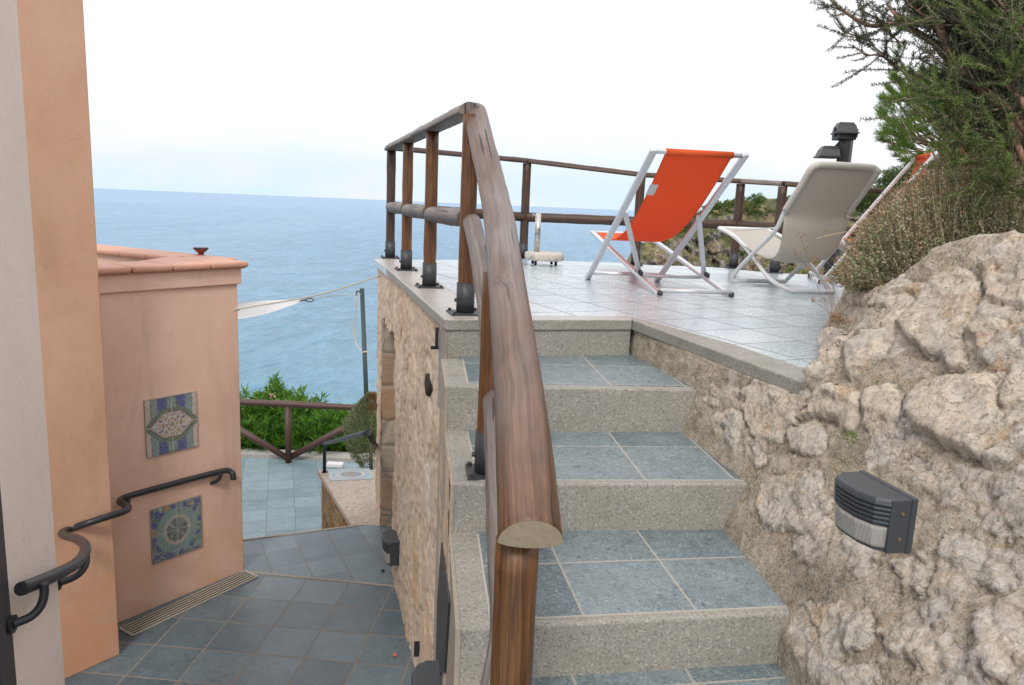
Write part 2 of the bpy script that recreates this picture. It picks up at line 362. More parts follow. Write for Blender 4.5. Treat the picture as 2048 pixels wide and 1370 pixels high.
m_mort = plain('mortar', (.38, .33, .27), .9, 0, .2, .3, 30, .6, .01)
m_grout = plain('pale_grout', (.42, .39, .34), .9, 0, .2, .2, 90)
# ---------------------------------------------------------------- stairs and terrace
ZS = [0., -.19, -.384, -.561, -.723, -.90, -1.08, -1.26]
A = Z(889, 639); LF = [A, Z(896, 768.4, ZS[1]), Z(908, 961.6, ZS[2]), Z(920, 1246, ZS[3])]
RF = [Z(1264.5, 639.5), Z(1352, 776, ZS[1]), Z(1440, 962, ZS[2]), Z(1561, 1216, ZS[3])]
Fh, Rh = H(HF), H(HF+math.pi/2)
for k in range(4, 8):
    LF.append(LF[3]-Fh*.60*(k-3)); LF[-1].z = ZS[k]; q = LF[-1]+Rh*(.98+.01*k)+Vector((0, .05, 0)); RF.append(q)
st = thing('stone_staircase', 'flight of speckled grey granite steps inlaid with blue slate tiles rising to the terrace', 'staircase', (LF[3].x, LF[3].y, -1.26))
OFF = [None, Z(1225.4, 775.3, ZS[1]), Z(1291.6, 961.6, ZS[2]), Z(1392, 1221, ZS[3]), Z(1365, 1330, ZS[4])]
ROWY = [None, Z(1300, 734, ZS[1]), Z(1300, 894, ZS[2]), Z(1300, 1121, ZS[3]), Z(1400, 1368, ZS[4])]
for k in range(1, 8):
    l, r_ = LF[k], RF[k]; d = (r_-l); d.z = 0; d.normalize(); back = Vector((-d.y, d.x, 0)); rr = r_+d*.22
    lb = l+Fh*1.0; rb = rr+Fh*1.0
    if k == 1: lb = A-Fh*.02; lb = Vector((lb.x, lb.y, 0)); rb = RF[0]+Vector((.25, .2, 0))
    m = MB(); f0 = -back*.028
    zb = ZS[k]-.30 if k < 7 else ZS[k]-.5
    poly = [l+f0, rr+f0, rb, lb]
    m.prism([(p.x, p.y) for p in poly], zb, ZS[k]); so_ = m.build('step_block', m_gran, st, bevel=.008, seg=2)
    # tile inlay
    if k < 7:
        bl = l+d*.088+back*.006; br = rr+back*.006
        nb, rn = LF[k-1], RF[k-1]
        dd = (rn-nb); dd.z = 0; dd.normalize(); bk = Vector((-dd.y, dd.x, 0))
        tl = nb+dd*.088-bk*.05; tr = rn+dd*.22-bk*.05
        P = [(p.x, p.y, ZS[k]+.003) for p in (bl, br, tr+bk*.1, tl+bk*.1)]
        ang = math.atan2(d.x, d.y)-math.pi/2
        if k <= 4:
            o3 = OFF[k]; cu = o3.dot(Vector((math.cos(ang), -math.sin(ang), 0))); cv = ROWY[k].dot(H(ang))
            og = Vector((math.cos(ang), -math.sin(ang), 0))*cu+H(ang)*cv
        else: og = l
        mt = tile_mat('tread_slate', ang, og, .335, sv=.385, ca=(.085, .12, .135), cb=(.235, .285, .30), grout=(.40, .37, .32), gw=.0058, ro=.36, speck=.8)
        MB().prism([(p[0], p[1]) for p in P], ZS[k]-.01, ZS[k]+.0016).build('tread_tiles', mt, st)
        MB().prism([(p.x, p.y) for p in (bl-back*.006, br-back*.006, br+back*.002, bl+back*.002)], ZS[k]-.01, ZS[k]+.0024).prism([(p.x, p.y) for p in (bl-d*.007, bl+d*.001, tl+d*.001, tl-d*.007)], ZS[k]-.01, ZS[k]+.0021).build('grout_line', m_grout, st)
# top riser (under the terrace coping) belongs to the stairs as well
d = (RF[0]-A).normalized(); bk = Vector((-d.y, d.x, 0))
m = MB(); c0 = A+d*.012+bk*.012; c1 = RF[0]+bk*.012
m.prism([(p.x, p.y) for p in (c0, c1, c1+bk*.2, c0+bk*.2)], -.50, -.052); m.build('top_riser', m_gran, st)
# terrace polygon
CO = [Z(1264.5, 639.5), Z(1601, 762.6)]
FAR = [Z(748, 517.5), Z(860, 519), Z(1045, 519), Z(1240, 524.5), Z(1300, 529.5), Z(1400, 532), Z(1466, 537), Z(1500, 541), Z(1548, 545.5), Z(1640, 549)]
FAR.append(FAR[-1]+Vector((1.6, .2, 0)))
inner = [Z(913, 585), Z(824, 530)]
dL = H(HL); nL = Vector((math.cos(HL), -math.sin(HL), 0)); B = A+dL*((FAR[0]-A).dot(dL)); B.z = 0
LW = 3.42
MBt = MB()
poly = [A+nL*.05+dL*.06, RF[0]+Vector((.05, .06, 0)), CO[1]+Vector((.06, .02, 0)), CO[1]+Vector((.5, -.2, 0)), Vector((4.9, 6.2, 0)), FAR[-1]]+FAR[:-1][::-1]
MBt.prism([(p.x, p.y) for p in poly], -.06, -.004)
tb = MBt.build('terrace_slab', m_terr); tag(tb, kind='structure')
# coping strips (proud of the tiles by 2 mm)
cop = thing('terrace_coping', 'pale speckled granite coping slabs edging the upper terrace above the steps', 'coping', A)
w = (inner[0]-A).dot(nL)
pB = [A, A+nL*w+dL*.12, FAR[1]+Vector((-.2, .0, 0)), FAR[0]+Vector((-.02, .08, 0))]
def slab(pts, name, mat, z0=-.055, z1=0., bev=.006):
    m = MB().prism([(p.x, p.y) for p in pts], z0, z1); m.mi = [0, 0]+[1]*(len(m.f)-2); return m.build(name, [mat, m_gran], cop, bevel=bev)
pin = A+nL*w+dL*(FAR[1]-A).dot(dL); pin.z = 0
s1 = [A-nL*.0, A+dL*3.62, A+dL*3.62+nL*w, A+nL*w+dL*.0]
for i in range(4):
    a0, a1 = i*.905+(.0 if i else 0), (i+1)*.905-.003
    if i == 0:
        slab([A, A+dL*a1, A+dL*a1+nL*w, A+nL*w+dL*.0], 'coping_slab', m_gran2)
    else: slab([A+dL*a0, A+dL*a1, A+dL*a1+nL*w, A+dL*a0+nL*w], 'coping_slab', m_gran2)
E1, E2 = RF[0], CO[1]
dd = (E2-E1).normalized(); nn = Vector((-dd.y, dd.x, 0)); 
wi = .17
e_front = E1+nL*0; d0 = (E1-A).normalized(); b0 = Vector((-d0.y, d0.x, 0))
sA = A+d0*(w+.003)
wf = .135
slab([sA, E1+d0*0, E1+b0*wf+d0*.045, sA+b0*wf], 'coping_slab', m_gran2)
nin = nn if nn.x > 0 else -nn
slab([E1+d0*.003, E1+b0*wf+d0*.048, E1+dd*.70+nin*wi, E1+dd*.70], 'coping_slab', m_gran)
slab([E1+dd*.703, E1+dd*.703+nin*wi, E2+dd*.10+nin*wi, E2+dd*.10], 'coping_slab', m_gran)
# mortar wall below the right coping is part of the rock wall
# lower court, landing, patio
ZL, ZP = -2.42, -3.4
c = [Z(485, 1143, ZL), Z(785, 1172, ZL), Z(485, 1080, ZL), Z(760, 1045, ZL)]
e1 = (c[1]-c[0]).normalized(); e2 = (c[3]-c[2]).normalized()
P1, P2 = c[0]-e1*3.5, c[1]+e1*3.5
Q1, Q2 = c[2]-e2*.9, c[3]+e2*.2
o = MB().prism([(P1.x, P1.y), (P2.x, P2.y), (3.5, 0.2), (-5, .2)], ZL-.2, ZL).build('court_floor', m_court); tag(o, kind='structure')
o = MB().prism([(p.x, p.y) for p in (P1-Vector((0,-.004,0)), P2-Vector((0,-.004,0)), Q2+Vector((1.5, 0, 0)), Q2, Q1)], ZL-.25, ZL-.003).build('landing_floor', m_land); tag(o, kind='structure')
# granite strip at both edges of the landing
for (a_, b_, dz) in ((c[0]-e1*.1, c[1]+e1*.2, .003), (c[2]-e2*.3, c[3]+e2*.05, .003)):
    dr = (b_-a_).normalized(); nr = Vector((-dr.y, dr.x, 0))*.011
    tag(MB().prism([(p.x, p.y) for p in (a_-nr, b_-nr, b_+nr, a_+nr)], ZL-.1, ZL+dz).build('grout_strip', m_mort), kind='structure')
# steps down beyond the landing (out of view below its edge)
nE = Vector((-e2.y, e2.x, 0)); sdn = MB()
for i in range(5):
    a_ = Q1+nE*(.30*i); b_ = c[3]-e2*.52+nE*(.30*i)
    sdn.prism([(p.x, p.y) for p in (a_, b_, b_+nE*.30, a_+nE*.30)], ZP-.1, ZL-.16*(i+1))
sdn_o = None
pf = [Z(485, 905, ZP), Z(760, 925, ZP)]
fL, fR = Z(482, 914, ZP), Z(745, 925, ZP)
fd = (fR-fL).normalized()
far0, far1 = fL-fd*5, fR+fd*3
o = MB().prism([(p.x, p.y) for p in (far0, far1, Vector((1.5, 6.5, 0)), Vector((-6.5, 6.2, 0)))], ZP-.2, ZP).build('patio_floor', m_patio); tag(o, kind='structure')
m = MB(); fn = Vector((-fd.y, fd.x, 0))
m.prism([(p.x, p.y) for p in (far0, far1, far1+fn*.28, far0+fn*.28)], ZP-.4, ZP+.05)
tag(m.build('patio_kerb', granite('pale_kerb', (.34, .33, .30), (.48, .46, .42))), kind='structure')
# ---------------------------------------------------------------- clad stone wall (terrace side) as relief
def clad_mat(name, sat=1.):
    n = NB(name); p = n.pos(); a = n.attr('rnd'); mo = n.attr('mortar'); b = n.noise(p, 14, 6, .65, .5); c_ = n.noise(p, 60, 4, .6)
    base = n.ramp(a, [(0., (.58, .47, .37)), (.25, (.67, .56, .46)), (.5, (.56, .43, .32)), (.72, (.70, .60, .50)), (.90, (.56, .39, .24)), (1., (.52, .48, .43))])
    base = n.mix(n.mr(b, .35, .7), base, n.mix(.5, base, (.62, .48, .35)))
    base = n.mix(n.math('MULTIPLY', n.mr(b, .60, .72), .6), base, (.44, .22, .07))
    base = n.mix(n.math('MULTIPLY', n.mr(c_, .52, .75), .4), base, (.20, .15, .11))
    col = n.mix(mo, base, n.mix(c_, (.34, .27, .20), (.52, .42, .33)))
    return n.out(col, .82, spec=.25, nrm=n.bump(n.math('ADD', n.math('MULTIPLY', b, .8), n.math('MULTIPLY', c_, .5)), .7, .012))
m_clad = clad_mat('clad_stone')
def clad(name, p0, dirv, length, z0, z1, outv, parent, holes=(), res=.014, cell=(.30, .15), depth=.022, seed=1, zedge=None, und=1.):
    nu, nv = int(length/res)+1, int((z1-z0)/res)+1
    S, Zz = np.meshgrid(np.linspace(0, length, nu), np.linspace(z0, z1, nv), indexing='ij')
    q = np.stack([S/cell[0], Zz/cell[1]], -1); n1 = fbm(np.stack([S*5, Zz*5, S*0+seed], -1), 3, seed)
    q = q+np.stack([n1*.9, np.roll(n1, 7)*.9], -1)
    F1, F2, ID = vor(q, seed); e = F2-F1
    n2 = fbm(np.stack([S*18, Zz*30, S*0], -1), 3, seed+3)
    hgt = np.clip(e/.16, 0, 1)**.5*depth*(.6+.8*ID)+(n2*.016+n1*.02)*und
    mort = np.clip(1-(e-.03)/.07, 0, 1)*(.5+.5*np.clip(n2*4+.5, 0, 1))
    hm = np.ones_like(S, bool)
    X = p0[0]+dirv[0]*S+outv[0]*hgt; Y = p0[1]+dirv[1]*S+outv[1]*hgt
    Fm = np.ones((nu-1, nv-1), bool)
    for (s0, s1, za, zb) in holes:
        sm, zm = (S[:-1, :-1]+S[1:, 1:])/2, (Zz[:-1, :-1]+Zz[1:, 1:])/2
        wob = (fbm(np.stack([sm*6, zm*6, sm*0+3], -1), 3, 5))*.07
        Fm &= ~((sm > s0+wob) & (sm < s1+wob) & (zm > za) & (zm < zb+wob))
    if zedge is not None:
        sm, zm = (S[:-1, :-1]+S[1:, 1:])/2, (Zz[:-1, :-1]+Zz[1:, 1:])/2; Fm &= zm < zedge(sm)
    F = gridF(nu, nv, Fm)
    cr_ = np.cross([dirv[0], dirv[1], 0], [0, 0, 1]) @ np.array([outv[0], outv[1], 0])
    if cr_ < 0: F = F[:, ::-1]
    return npmesh(name, np.stack([X, Y, Zz], -1).reshape(-1, 3), F, m_clad, parent, {'rnd': ID.ravel(), 'mortar': mort.ravel()})
wl = thing('clad_stone_wall', 'tall wall clad in beige split stone under the terrace, with a doorway and a black vent', 'stone wall', (A.x, A.y, ZL))
fo = A+nL*.03
# doorway along L
def sL(px, py): return (VP(px, py, fo, HL)-fo).dot(dL)
s_near, s_far = sL(793, 800), sL(767, 800); ztop = VP(780, 652, fo, HL).z
print('door', s_near, s_far, ztop, 'len', sL(750, 700))
Lend = 3.55
clad('stone_face', fo, dL, Lend, ZP, -.05, -nL, wl, holes=[(s_near, s_far, ZL, ztop)], seed=3, cell=(.19, .46), depth=.015)
fs = A+Fh*(-.0)-Rh*.004; LS = 3.4
zs_edge = lambda s: np.interp(s, [0, .545, .55, 1.16, 1.17, 1.77, 1.78, 2.38, 2.39, 3.0, 3.01, 3.6], [-.2, -.2, -.39, -.39, -.57, -.57, -.73, -.73, -.91, -.91, -1.09, -1.09])
clad('stone_face', fs, -Fh, LS, ZL, -.19, -Rh, wl, seed=9, zedge=zs_edge, cell=(.18, .42), depth=.006, und=.4)
# body behind the faces
m = MB()
for k in range(1, 7):
    a_, b_ = LF[k-1], LF[k]; m.prism([(p.x, p.y) for p in (a_-Rh*.013, b_-Rh*.013-Fh*.02, b_+Rh*.01-Fh*.02, a_+Rh*.01)], ZL, ZS[k]-.006)
m.build('mortar_edge', m_mort, wl)
m = MB()
q0, q1 = fo+nL*.05, fo+dL*Lend+nL*.05
def lbox(s0, s1, z0, z1, t=.45, off=.03):
    p = [fo+dL*s0+nL*off, fo+dL*s1+nL*off, fo+dL*s1+nL*(off+t), fo+dL*s0+nL*(off+t)]; m.prism([(a.x, a.y) for a in p], z0, z1)
lbox(.1, s_near-.01, ZL, -.06); lbox(s_far+.02, Lend-.02, ZP, -.06); lbox(s_near-.01, s_far+.02, ztop+.02, -.06)
m.build('wall_core', m_mort, wl)
# door reveals: jamb stones facing the camera
nu = 40
n = NB('jamb_stone'); p = n.pos(); id_ = n.voro(n.map(n.vm('ADD', p, n.n('VectorMath', operation='SCALE').outputs[0]), (2.2, 2.2, 4.2)), 1., out='Color'); ed = n.voro(n.map(p, (2.2, 2.2, 4.2)), 1., 'DISTANCE_TO_EDGE')
b_ = n.noise(p, 9, 5, .6, .4); col = n.ramp(n.sep(id_)[0], [(0, (.36, .25, .17)), (.3, (.46, .35, .26)), (.55, (.38, .24, .15)), (.8, (.30, .26, .22)), (1, (.50, .41, .32))])
col = n.mix(n.math('MULTIPLY', n.mr(b_, .4, .7), .5), col, (.42, .33, .25)); col = n.mix(n.mr(ed, .02, .06, 1., 0.), col, (.33, .29, .24))
m_jamb = n.out(col, .8, spec=.25, nrm=n.bump(n.math('ADD', n.mr(ed, 0., .12), b_), .6, .02))
pj = fo+dL*(s_far+.0)
m = MB(); m.box(pj+nL*.265+dL*.06+Vector((0, 0, (ZL+ztop)/2)), nL*.28, dL*.055, UPV*((ztop-ZL)/2+.0)); m.build('door_jamb', m_jamb, wl)
m = MB(); m.box(fo+dL*((s_near+s_far)/2)+nL*.9+Vector((0, 0, (ZL+ztop)/2)), nL*.02, dL*1.2, UPV*((ztop-ZL)/2+.1)); m.build('inner_wall', m_jamb, wl)
m = MB(); pv = fo+dL*sL(863, 769); pv.z = 0; zv = VP(863, 769, fo, HL).z; m.tube([pv+nL*.0+UPV*zv, pv-nL*.030+UPV*zv, pv-nL*.034+UPV*zv], [.066, .062, .040], n=24); m.build('round_vent', m_dark, wl)
pv = VP(841, 1297, fo, HL); m = MB().box(pv-nL*.02, nL*.02, dL*.006, UPV*.05); m.build('weep_slot', m_dark, wl)
pv = VP(885, 676, fo, HL); m = MB().box(pv-nL*.03, nL*.008, dL*.008, UPV*.055).box(pv-nL*.04-UPV*.05, nL*.02, dL*.008, UPV*.008); m.build('wall_hook', m_iron, wl)
# slate strip in the recess near the corner of the two faces
pa = VP(892, 1200, fs, HF)
m = MB()
tp = [VP(889, 1085, fs, HF), VP(906, 1205, fs, HF), VP(896, 1345, fs, HF), VP(877, 1345, fs, HF), VP(880, 1200, fs, HF)]
m.add([p-Rh*.014 for p in tp]+[p-Rh*.0 for p in tp], [(0, 1, 2, 3, 4), (9, 8, 7, 6, 5)]+[(i, 5+i, 5+(i+1) % 5, (i+1) % 5) for i in range(5)])
m.build('slate_strip', plain('dark_slate', (.035, .04, .045), .5, 0, .5, .3, 30, .3, .004), wl)
# ---------------------------------------------------------------- rock wall (retaining bank right of the stairs)
def XW(y, z):
    y = np.asarray(y, float); z = np.asarray(z, float)
    xb = np.interp(y, [.4, 1.3, 2.08, 2.68, 3.26, 3.99, 4.8], [.90, .86, .815, .768, .715, .635, .58])
    x0 = np.interp(y, [.4, 1.3, 2.0, 2.63, 3.25, 3.95, 4.8], [1.40, 1.30, 1.19, 1.02, .835, .635, .58])
    t = np.clip((z+.62)/.60, 0, 1); lo = xb+(x0-xb)*t*t*(3-2*t)*.4+(x0-xb)*t*.6
    xt = np.interp(y, [2.55, 2.75, 3.96, 5.3, 6.27, 8], [1.03, 1.12, 1.62, 2.26, 2.72, 3.6])
    hi = np.where(y > 2.63, np.maximum(xt, lo), lo)+np.maximum(z, 0)*np.interp(y, [1, 2.6, 4, 6], [.75, .8, .55, .5])
    return np.where(z > -.045, hi, lo)
def onrock(px, py):
    d = ray(px, py); t = np.linspace(.5, 8, 3000)/FPX; x, y, z = d.x*t, d.y*t, CZ+d.z*t
    g = x-XW(y, z); i = int(np.argmax(g > 0)); return np.array([x[i], y[i], z[i]]) if g.max() > 0 else None
def ZTOP(y): return np.interp(y, [.4, 1.5, 2.2, 2.5, 2.8, 3.1, 3.5, 4.0, 4.6, 5.4, 6.3, 7], [.75, .68, .58, .50, .40, .28, .27, .24, .20, .12, .06, .03])
def pz(l, s=.3652, ox=1300, oy=500): return [(ox+s*a, oy+s*b) for a, b in l]
ST = [[(1345,380),(1440,300),(1500,215),(1560,150),(1700,110),(1780,120),(1835,200),(1830,330),(1790,420),(1770,520),(1760,620),(1650,655),(1560,600),(1450,510),(1345,450)],
[(1845,200),(1855,80),(1930,0),(2048,-70),(2300,-80),(2300,250),(2048,290),(1960,280),(1880,240)],
[(1790,490),(1830,430),(1900,400),(2048,370),(2200,420),(2150,540),(2048,545),(1960,600),(1960,655),(1870,630),(1840,590),(1840,540)],
[(845,620),(900,520),(960,430),(1040,430),(1075,480),(1060,600),(980,690),(940,720),(870,760),(850,740)],
[(1080,500),(1150,420),(1240,395),(1310,460),(1290,540),(1240,620),(1170,690),(1110,700),(1080,600)],
[(1090,160),(1160,125),(1240,150),(1360,165),(1480,170),(1490,220),(1440,260),(1380,240),(1300,330),(1180,290),(1060,290),(1080,240)],
[(1290,300),(1380,240),(1440,270),(1400,330),(1330,400),(1240,380)],
[(900,780),(1000,730),(1120,740),(1170,800),(1170,900),(1130,1000),(1080,1020),(1010,980),(940,990),(890,940)],
[(1185,770),(1300,740),(1400,780),(1420,860),(1360,940),(1390,1000),(1340,1030),(1240,1025),(1180,990),(1175,900)],
[(1410,800),(1440,700),(1540,670),(1640,690),(1800,650),(1900,680),(1950,800),(1950,900),(1900,960),(1900,1000),(1800,1020),(1790,1130),(1720,1120),(1620,1060),(1560,1030),(1480,1010),(1400,970),(1440,930)],
[(1805,1100),(1860,1040),(1960,1010),(2048,950),(2200,1000),(2150,1120),(2048,1130),(1960,1190),(1870,1190),(1810,1150)],
[(1950,680),(1990,600),(2048,560),(2250,600),(2250,850),(2048,880),(1980,880),(1940,780)],
[(510,800),(560,730),(650,720),(760,800),(880,880),(880,990),(800,990),(770,1090),(720,1110),(620,1060),(560,980),(510,900)],
[(790,1000),(900,990),(960,1060),(960,1120),(920,1160),(850,1130),(800,1060)],
[(280,970),(350,910),(480,880),(540,960),(490,1030),(480,1100),(400,1150),(360,1120),(330,1050)],
[(480,1060),(540,1020),(620,1040),(665,1130),(620,1215),(540,1200),(490,1130)],
[(310,800),(340,760),(380,800),(360,860),(310,860)], [(450,670),(480,660),(510,720),(505,830),(470,790)],
[(740,800),(880,800),(890,870),(830,890),(770,850)], [(1480,1190),(1640,1210),(1670,1280),(1560,1290)]]
ST = [pz(q) for q in ST]
ST2 = [[(560,380),(700,200),(860,200),(1000,340),(1010,440),(960,560),(820,560),(620,560),(540,500)], [(740,600),(900,560),(1000,480),(1060,570),(960,700),(860,740),(750,680)],
[(850,900),(1050,880),(1090,920),(990,1000),(900,1020)], [(900,1040),(1060,950),(1200,980),(1250,1080),(1150,1150),(1000,1200),(850,1160)],
[(640,1270),(760,1180),(900,1180),(1050,1250),(1200,1260),(1150,1420),(620,1420)], [(1700,280),(1830,260),(1860,320),(1740,420),(1680,380)],
[(1860,310),(1950,240),(2048,200),(2250,200),(2250,500),(2048,520),(1900,560),(1780,500),(1750,440)], [(1380,160),(1480,140),(1540,180),(1470,230)],
[(1600,560),(1800,620),(2048,640),(2200,760),(2048,860),(1900,860),(1700,780),(1600,700)], [(1240,1080),(1400,1000),(1600,1060),(1700,1200),(1500,1300),(1250,1200)],
[(1750,950),(2048,900),(2200,1100),(2048,1400),(1800,1400),(1700,1150)], [(1090,600),(1200,620),(1260,700),(1180,800),(1080,760)], [(1300,700),(1480,650),(1560,760),(1450,900),(1320,860)]]
ST += [pz(q, oy=870) for q in ST2]
BULGE = [.11, .10, .09, .10, .09, .06, .035, .06, .06, .10, .08, .09, .07, .06, .06, .05, .03, .03, .03, .03]+[.05, .045, .03, .05, .06, .035, .07, .03, .05, .045, .06, .03, .04]
def sdpoly(P, poly):
    """signed distance, positive inside"""
    poly = np.asarray(poly); n_ = len(poly); d = np.full(len(P), 1e9); ins = np.zeros(len(P), bool)
    for i in range(n_):
        a, b = poly[i], poly[(i+1) % n_]; e = b-a; w = P-a
        t = np.clip((w@e)/(e@e), 0, 1); q = w-t[:, None]*e; d = np.minimum(d, (q**2).sum(1))
        c = (a[1] <= P[:, 1]) != (b[1] <= P[:, 1])
        xx = a[0]+(P[:, 1]-a[1])/(b[1]-a[1]+1e-12)*(b[0]-a[0]); ins ^= c & (P[:, 0] < xx)
    d = np.sqrt(d); return np.where(ins, d, -d)
ny = 560; ys = np.concatenate([np.linspace(.55, 3.0, 400), np.linspace(3.0, 7.0, 261)[1:]]); ny = len(ys)
nz1, nz2, nz3 = 170, 90, 14
Y = np.repeat(ys[:, None], nz1+nz2+nz3, 1); Zr = np.zeros_like(Y)
Zr[:, :nz1] = np.linspace(-1.35, -.052, nz1)[None]
zt = ZTOP(ys)+fbm(np.stack([ys*3, ys*0, ys*0], -1), 3, 4)*.10
Zr[:, nz1:nz1+nz2] = -.04+(zt[:, None]+.04)*np.linspace(0, 1, nz2)[None]
Zr[:, nz1+nz2:] = zt[:, None]
X = XW(Y, Zr)
X[:, nz1+nz2:] += np.linspace(.02, .75, nz3)[None]
Pr = np.stack([X, Y, Zr], -1).reshape(-1, 3)
# project the base surface to the photograph's plane once, only to look up which traced stone covers it
R3 = np.array([list(rt), list(up), list(fw)]); Q = (Pr-np.array(CAMP))@R3.T
px = 1024+FPX*Q[:, 0]/np.maximum(Q[:, 2], .05); py = 685-FPX*Q[:, 1]/np.maximum(Q[:, 2], .05)
D = Q[:, 2]
PP = np.stack([px, py], -1); wob = np.stack([fbm(Pr*9, 4, 21), fbm(Pr*9, 4, 31)], -1)*.11*FPX/np.maximum(D, .5)[:, None]
capn = np.zeros(Y.shape, bool); capn[:, nz1+nz2:] = True; capn = capn.ravel()
best = np.zeros(len(Pr)); disp = np.zeros(len(Pr)); sid = np.zeros(len(Pr)); rim = np.zeros(len(Pr))
N1 = fbm(Pr*5, 5, 2); N2 = fbm(Pr*16, 5, 8, .55); N3 = fbm(Pr*45, 4, 12, .6)
F1f, F2f, IDf = vor(np.stack([Pr[:, 1]*6+N1*3+Pr[:, 0]*2, Pr[:, 2]*8+N1*3], -1), 77); FAC = (IDf-.5)*np.clip((F2f-F1f)/.1, 0, 1)
ridg = 1-np.abs(fbm(Pr*7+N1[:, None]*2, 4, 40))*4
for i, poly in enumerate(ST):
    sd = sdpoly(PP+wob, poly)*np.maximum(D, .5)/FPX; sd[capn] = -1
    w = np.clip(sd/.026, 0, 1); h = (1-(1-w)**2.6)*BULGE[i]*(.34 if i < 12 else .12)
    tx = _h(np.array([i]), np.array([3]), np.array([0]), 1)[0]-.5
    h = h*(1+1.1*N1+.3*tx)
    m_ = h > disp; disp = np.where(m_, h, disp); sid = np.where(m_, .15+.8*((i*.618) % 1), sid); best = np.where(sd > 0, 1, best); rim = np.maximum(rim, np.clip(1-np.abs(sd+.004)/.010, 0, 1))
# rubble in between the traced stones
F1, F2, ID = vor(np.stack([Pr[:, 1]*4.2+N1*1.6+Pr[:, 0], Pr[:, 2]*5.5+N1*1.6], -1), 6)
rub = np.clip((F2-F1)/.28, 0, 1)**.6*np.where(ID > .6, .020, .003)
under = np.clip((3.9-Pr[:, 1])/1.2, 0, 1)*np.clip((-.15-Pr[:, 2])/.25+.6, .0, 1)     # smooth render right under the coping
rub = rub*np.where(Pr[:, 1] > 2.7, under*.6, .25)
disp = np.where(best > 0, disp, rub)
sid = np.where(best > 0, sid, np.where(rub > .003, .1+ID*.85, 0.))
stone = np.clip(np.where((best > 0)|capn, 1, np.clip((rub-.003)/.003, 0, 1)), 0, 1)
rough = np.where(best > 0, np.abs(N2)*-.02+(.1-np.abs(fbm(Pr*np.array([7, 7, 11.])+3, 4, 63)))*.05+N3*.012+FAC*.016+N1*.02-np.clip(1-np.abs(fbm(Pr*6+9, 4, 55))/.02, 0, 1)*.010, N2*.022+N3*.016+FAC*.010)+np.clip(ridg, 0, 1)*.006*stone
lowr = np.clip((2.1-Pr[:, 1])/.8, 0, 1)*np.clip((.1-Pr[:, 2])/.4, 0, 1)
rough = rough*(1+.25*lowr)+lowr*((.10-np.abs(N2))*-.10*(-1)+N3*.020+(.08-np.abs(fbm(Pr*np.array([9, 9, 14.]), 5, 61)))*.09-.008)
bed = lowr*np.clip(fbm(Pr*3.1, 4, 90)*5+.75, 0, 1)
stone = np.maximum(stone, bed*.9)
keep = np.where((Pr[:, 1] > 2.6) & (Pr[:, 2] > -.07) & (Pr[:, 2] < .02), .25, 1.)
edge = np.clip((-.045-Pr[:, 2])/.06, 0, 1); keep = np.where((Pr[:, 1] > 2.75) & (Pr[:, 2] < -.03), np.minimum(keep, .15+.85*edge), keep)
under_ = np.clip(1-np.abs(rim-1)*3, 0, 1)*.0
thy = np.interp(Pr[:, 1], [1.2, 1.45, 1.46, 2.03, 2.04, 2.64, 2.65, 3.25, 3.26, 4.0], [-.9, -.9, -.723, -.723, -.561, -.561, -.384, -.384, -.19, -.19])
band = np.clip((Pr[:, 2]-thy-.05+N1*.10)/.09, 0, 1); disp = disp*(.1+.9*band); stone = stone*np.clip(band*1.6-.3, 0, 1); rim = rim*band
tot = (disp+rough*(.35+.65*band)-rim*.007*(best < 1)*np.where(best > 0, 1, .75))*keep
nv = np.where((Pr[:, 2] > -.045)[:, None], np.array([-.80, -.42, .42]), np.array([-.93, -.22, .28])); nv = nv/np.linalg.norm(nv, axis=1)[:, None]
nv[capn] = (-.1, -.1, 1)
tot = np.where(capn, (N2*.12+N1*.1), tot)
blend = np.clip(1-(Zr.ravel()-(np.repeat(zt[:, None], nz1+nz2+nz3, 1).ravel()-.03))/.03, 0, 1)
Vt = Pr+nv*tot[:, None]
F = gridF(ny, nz1+nz2+nz3)
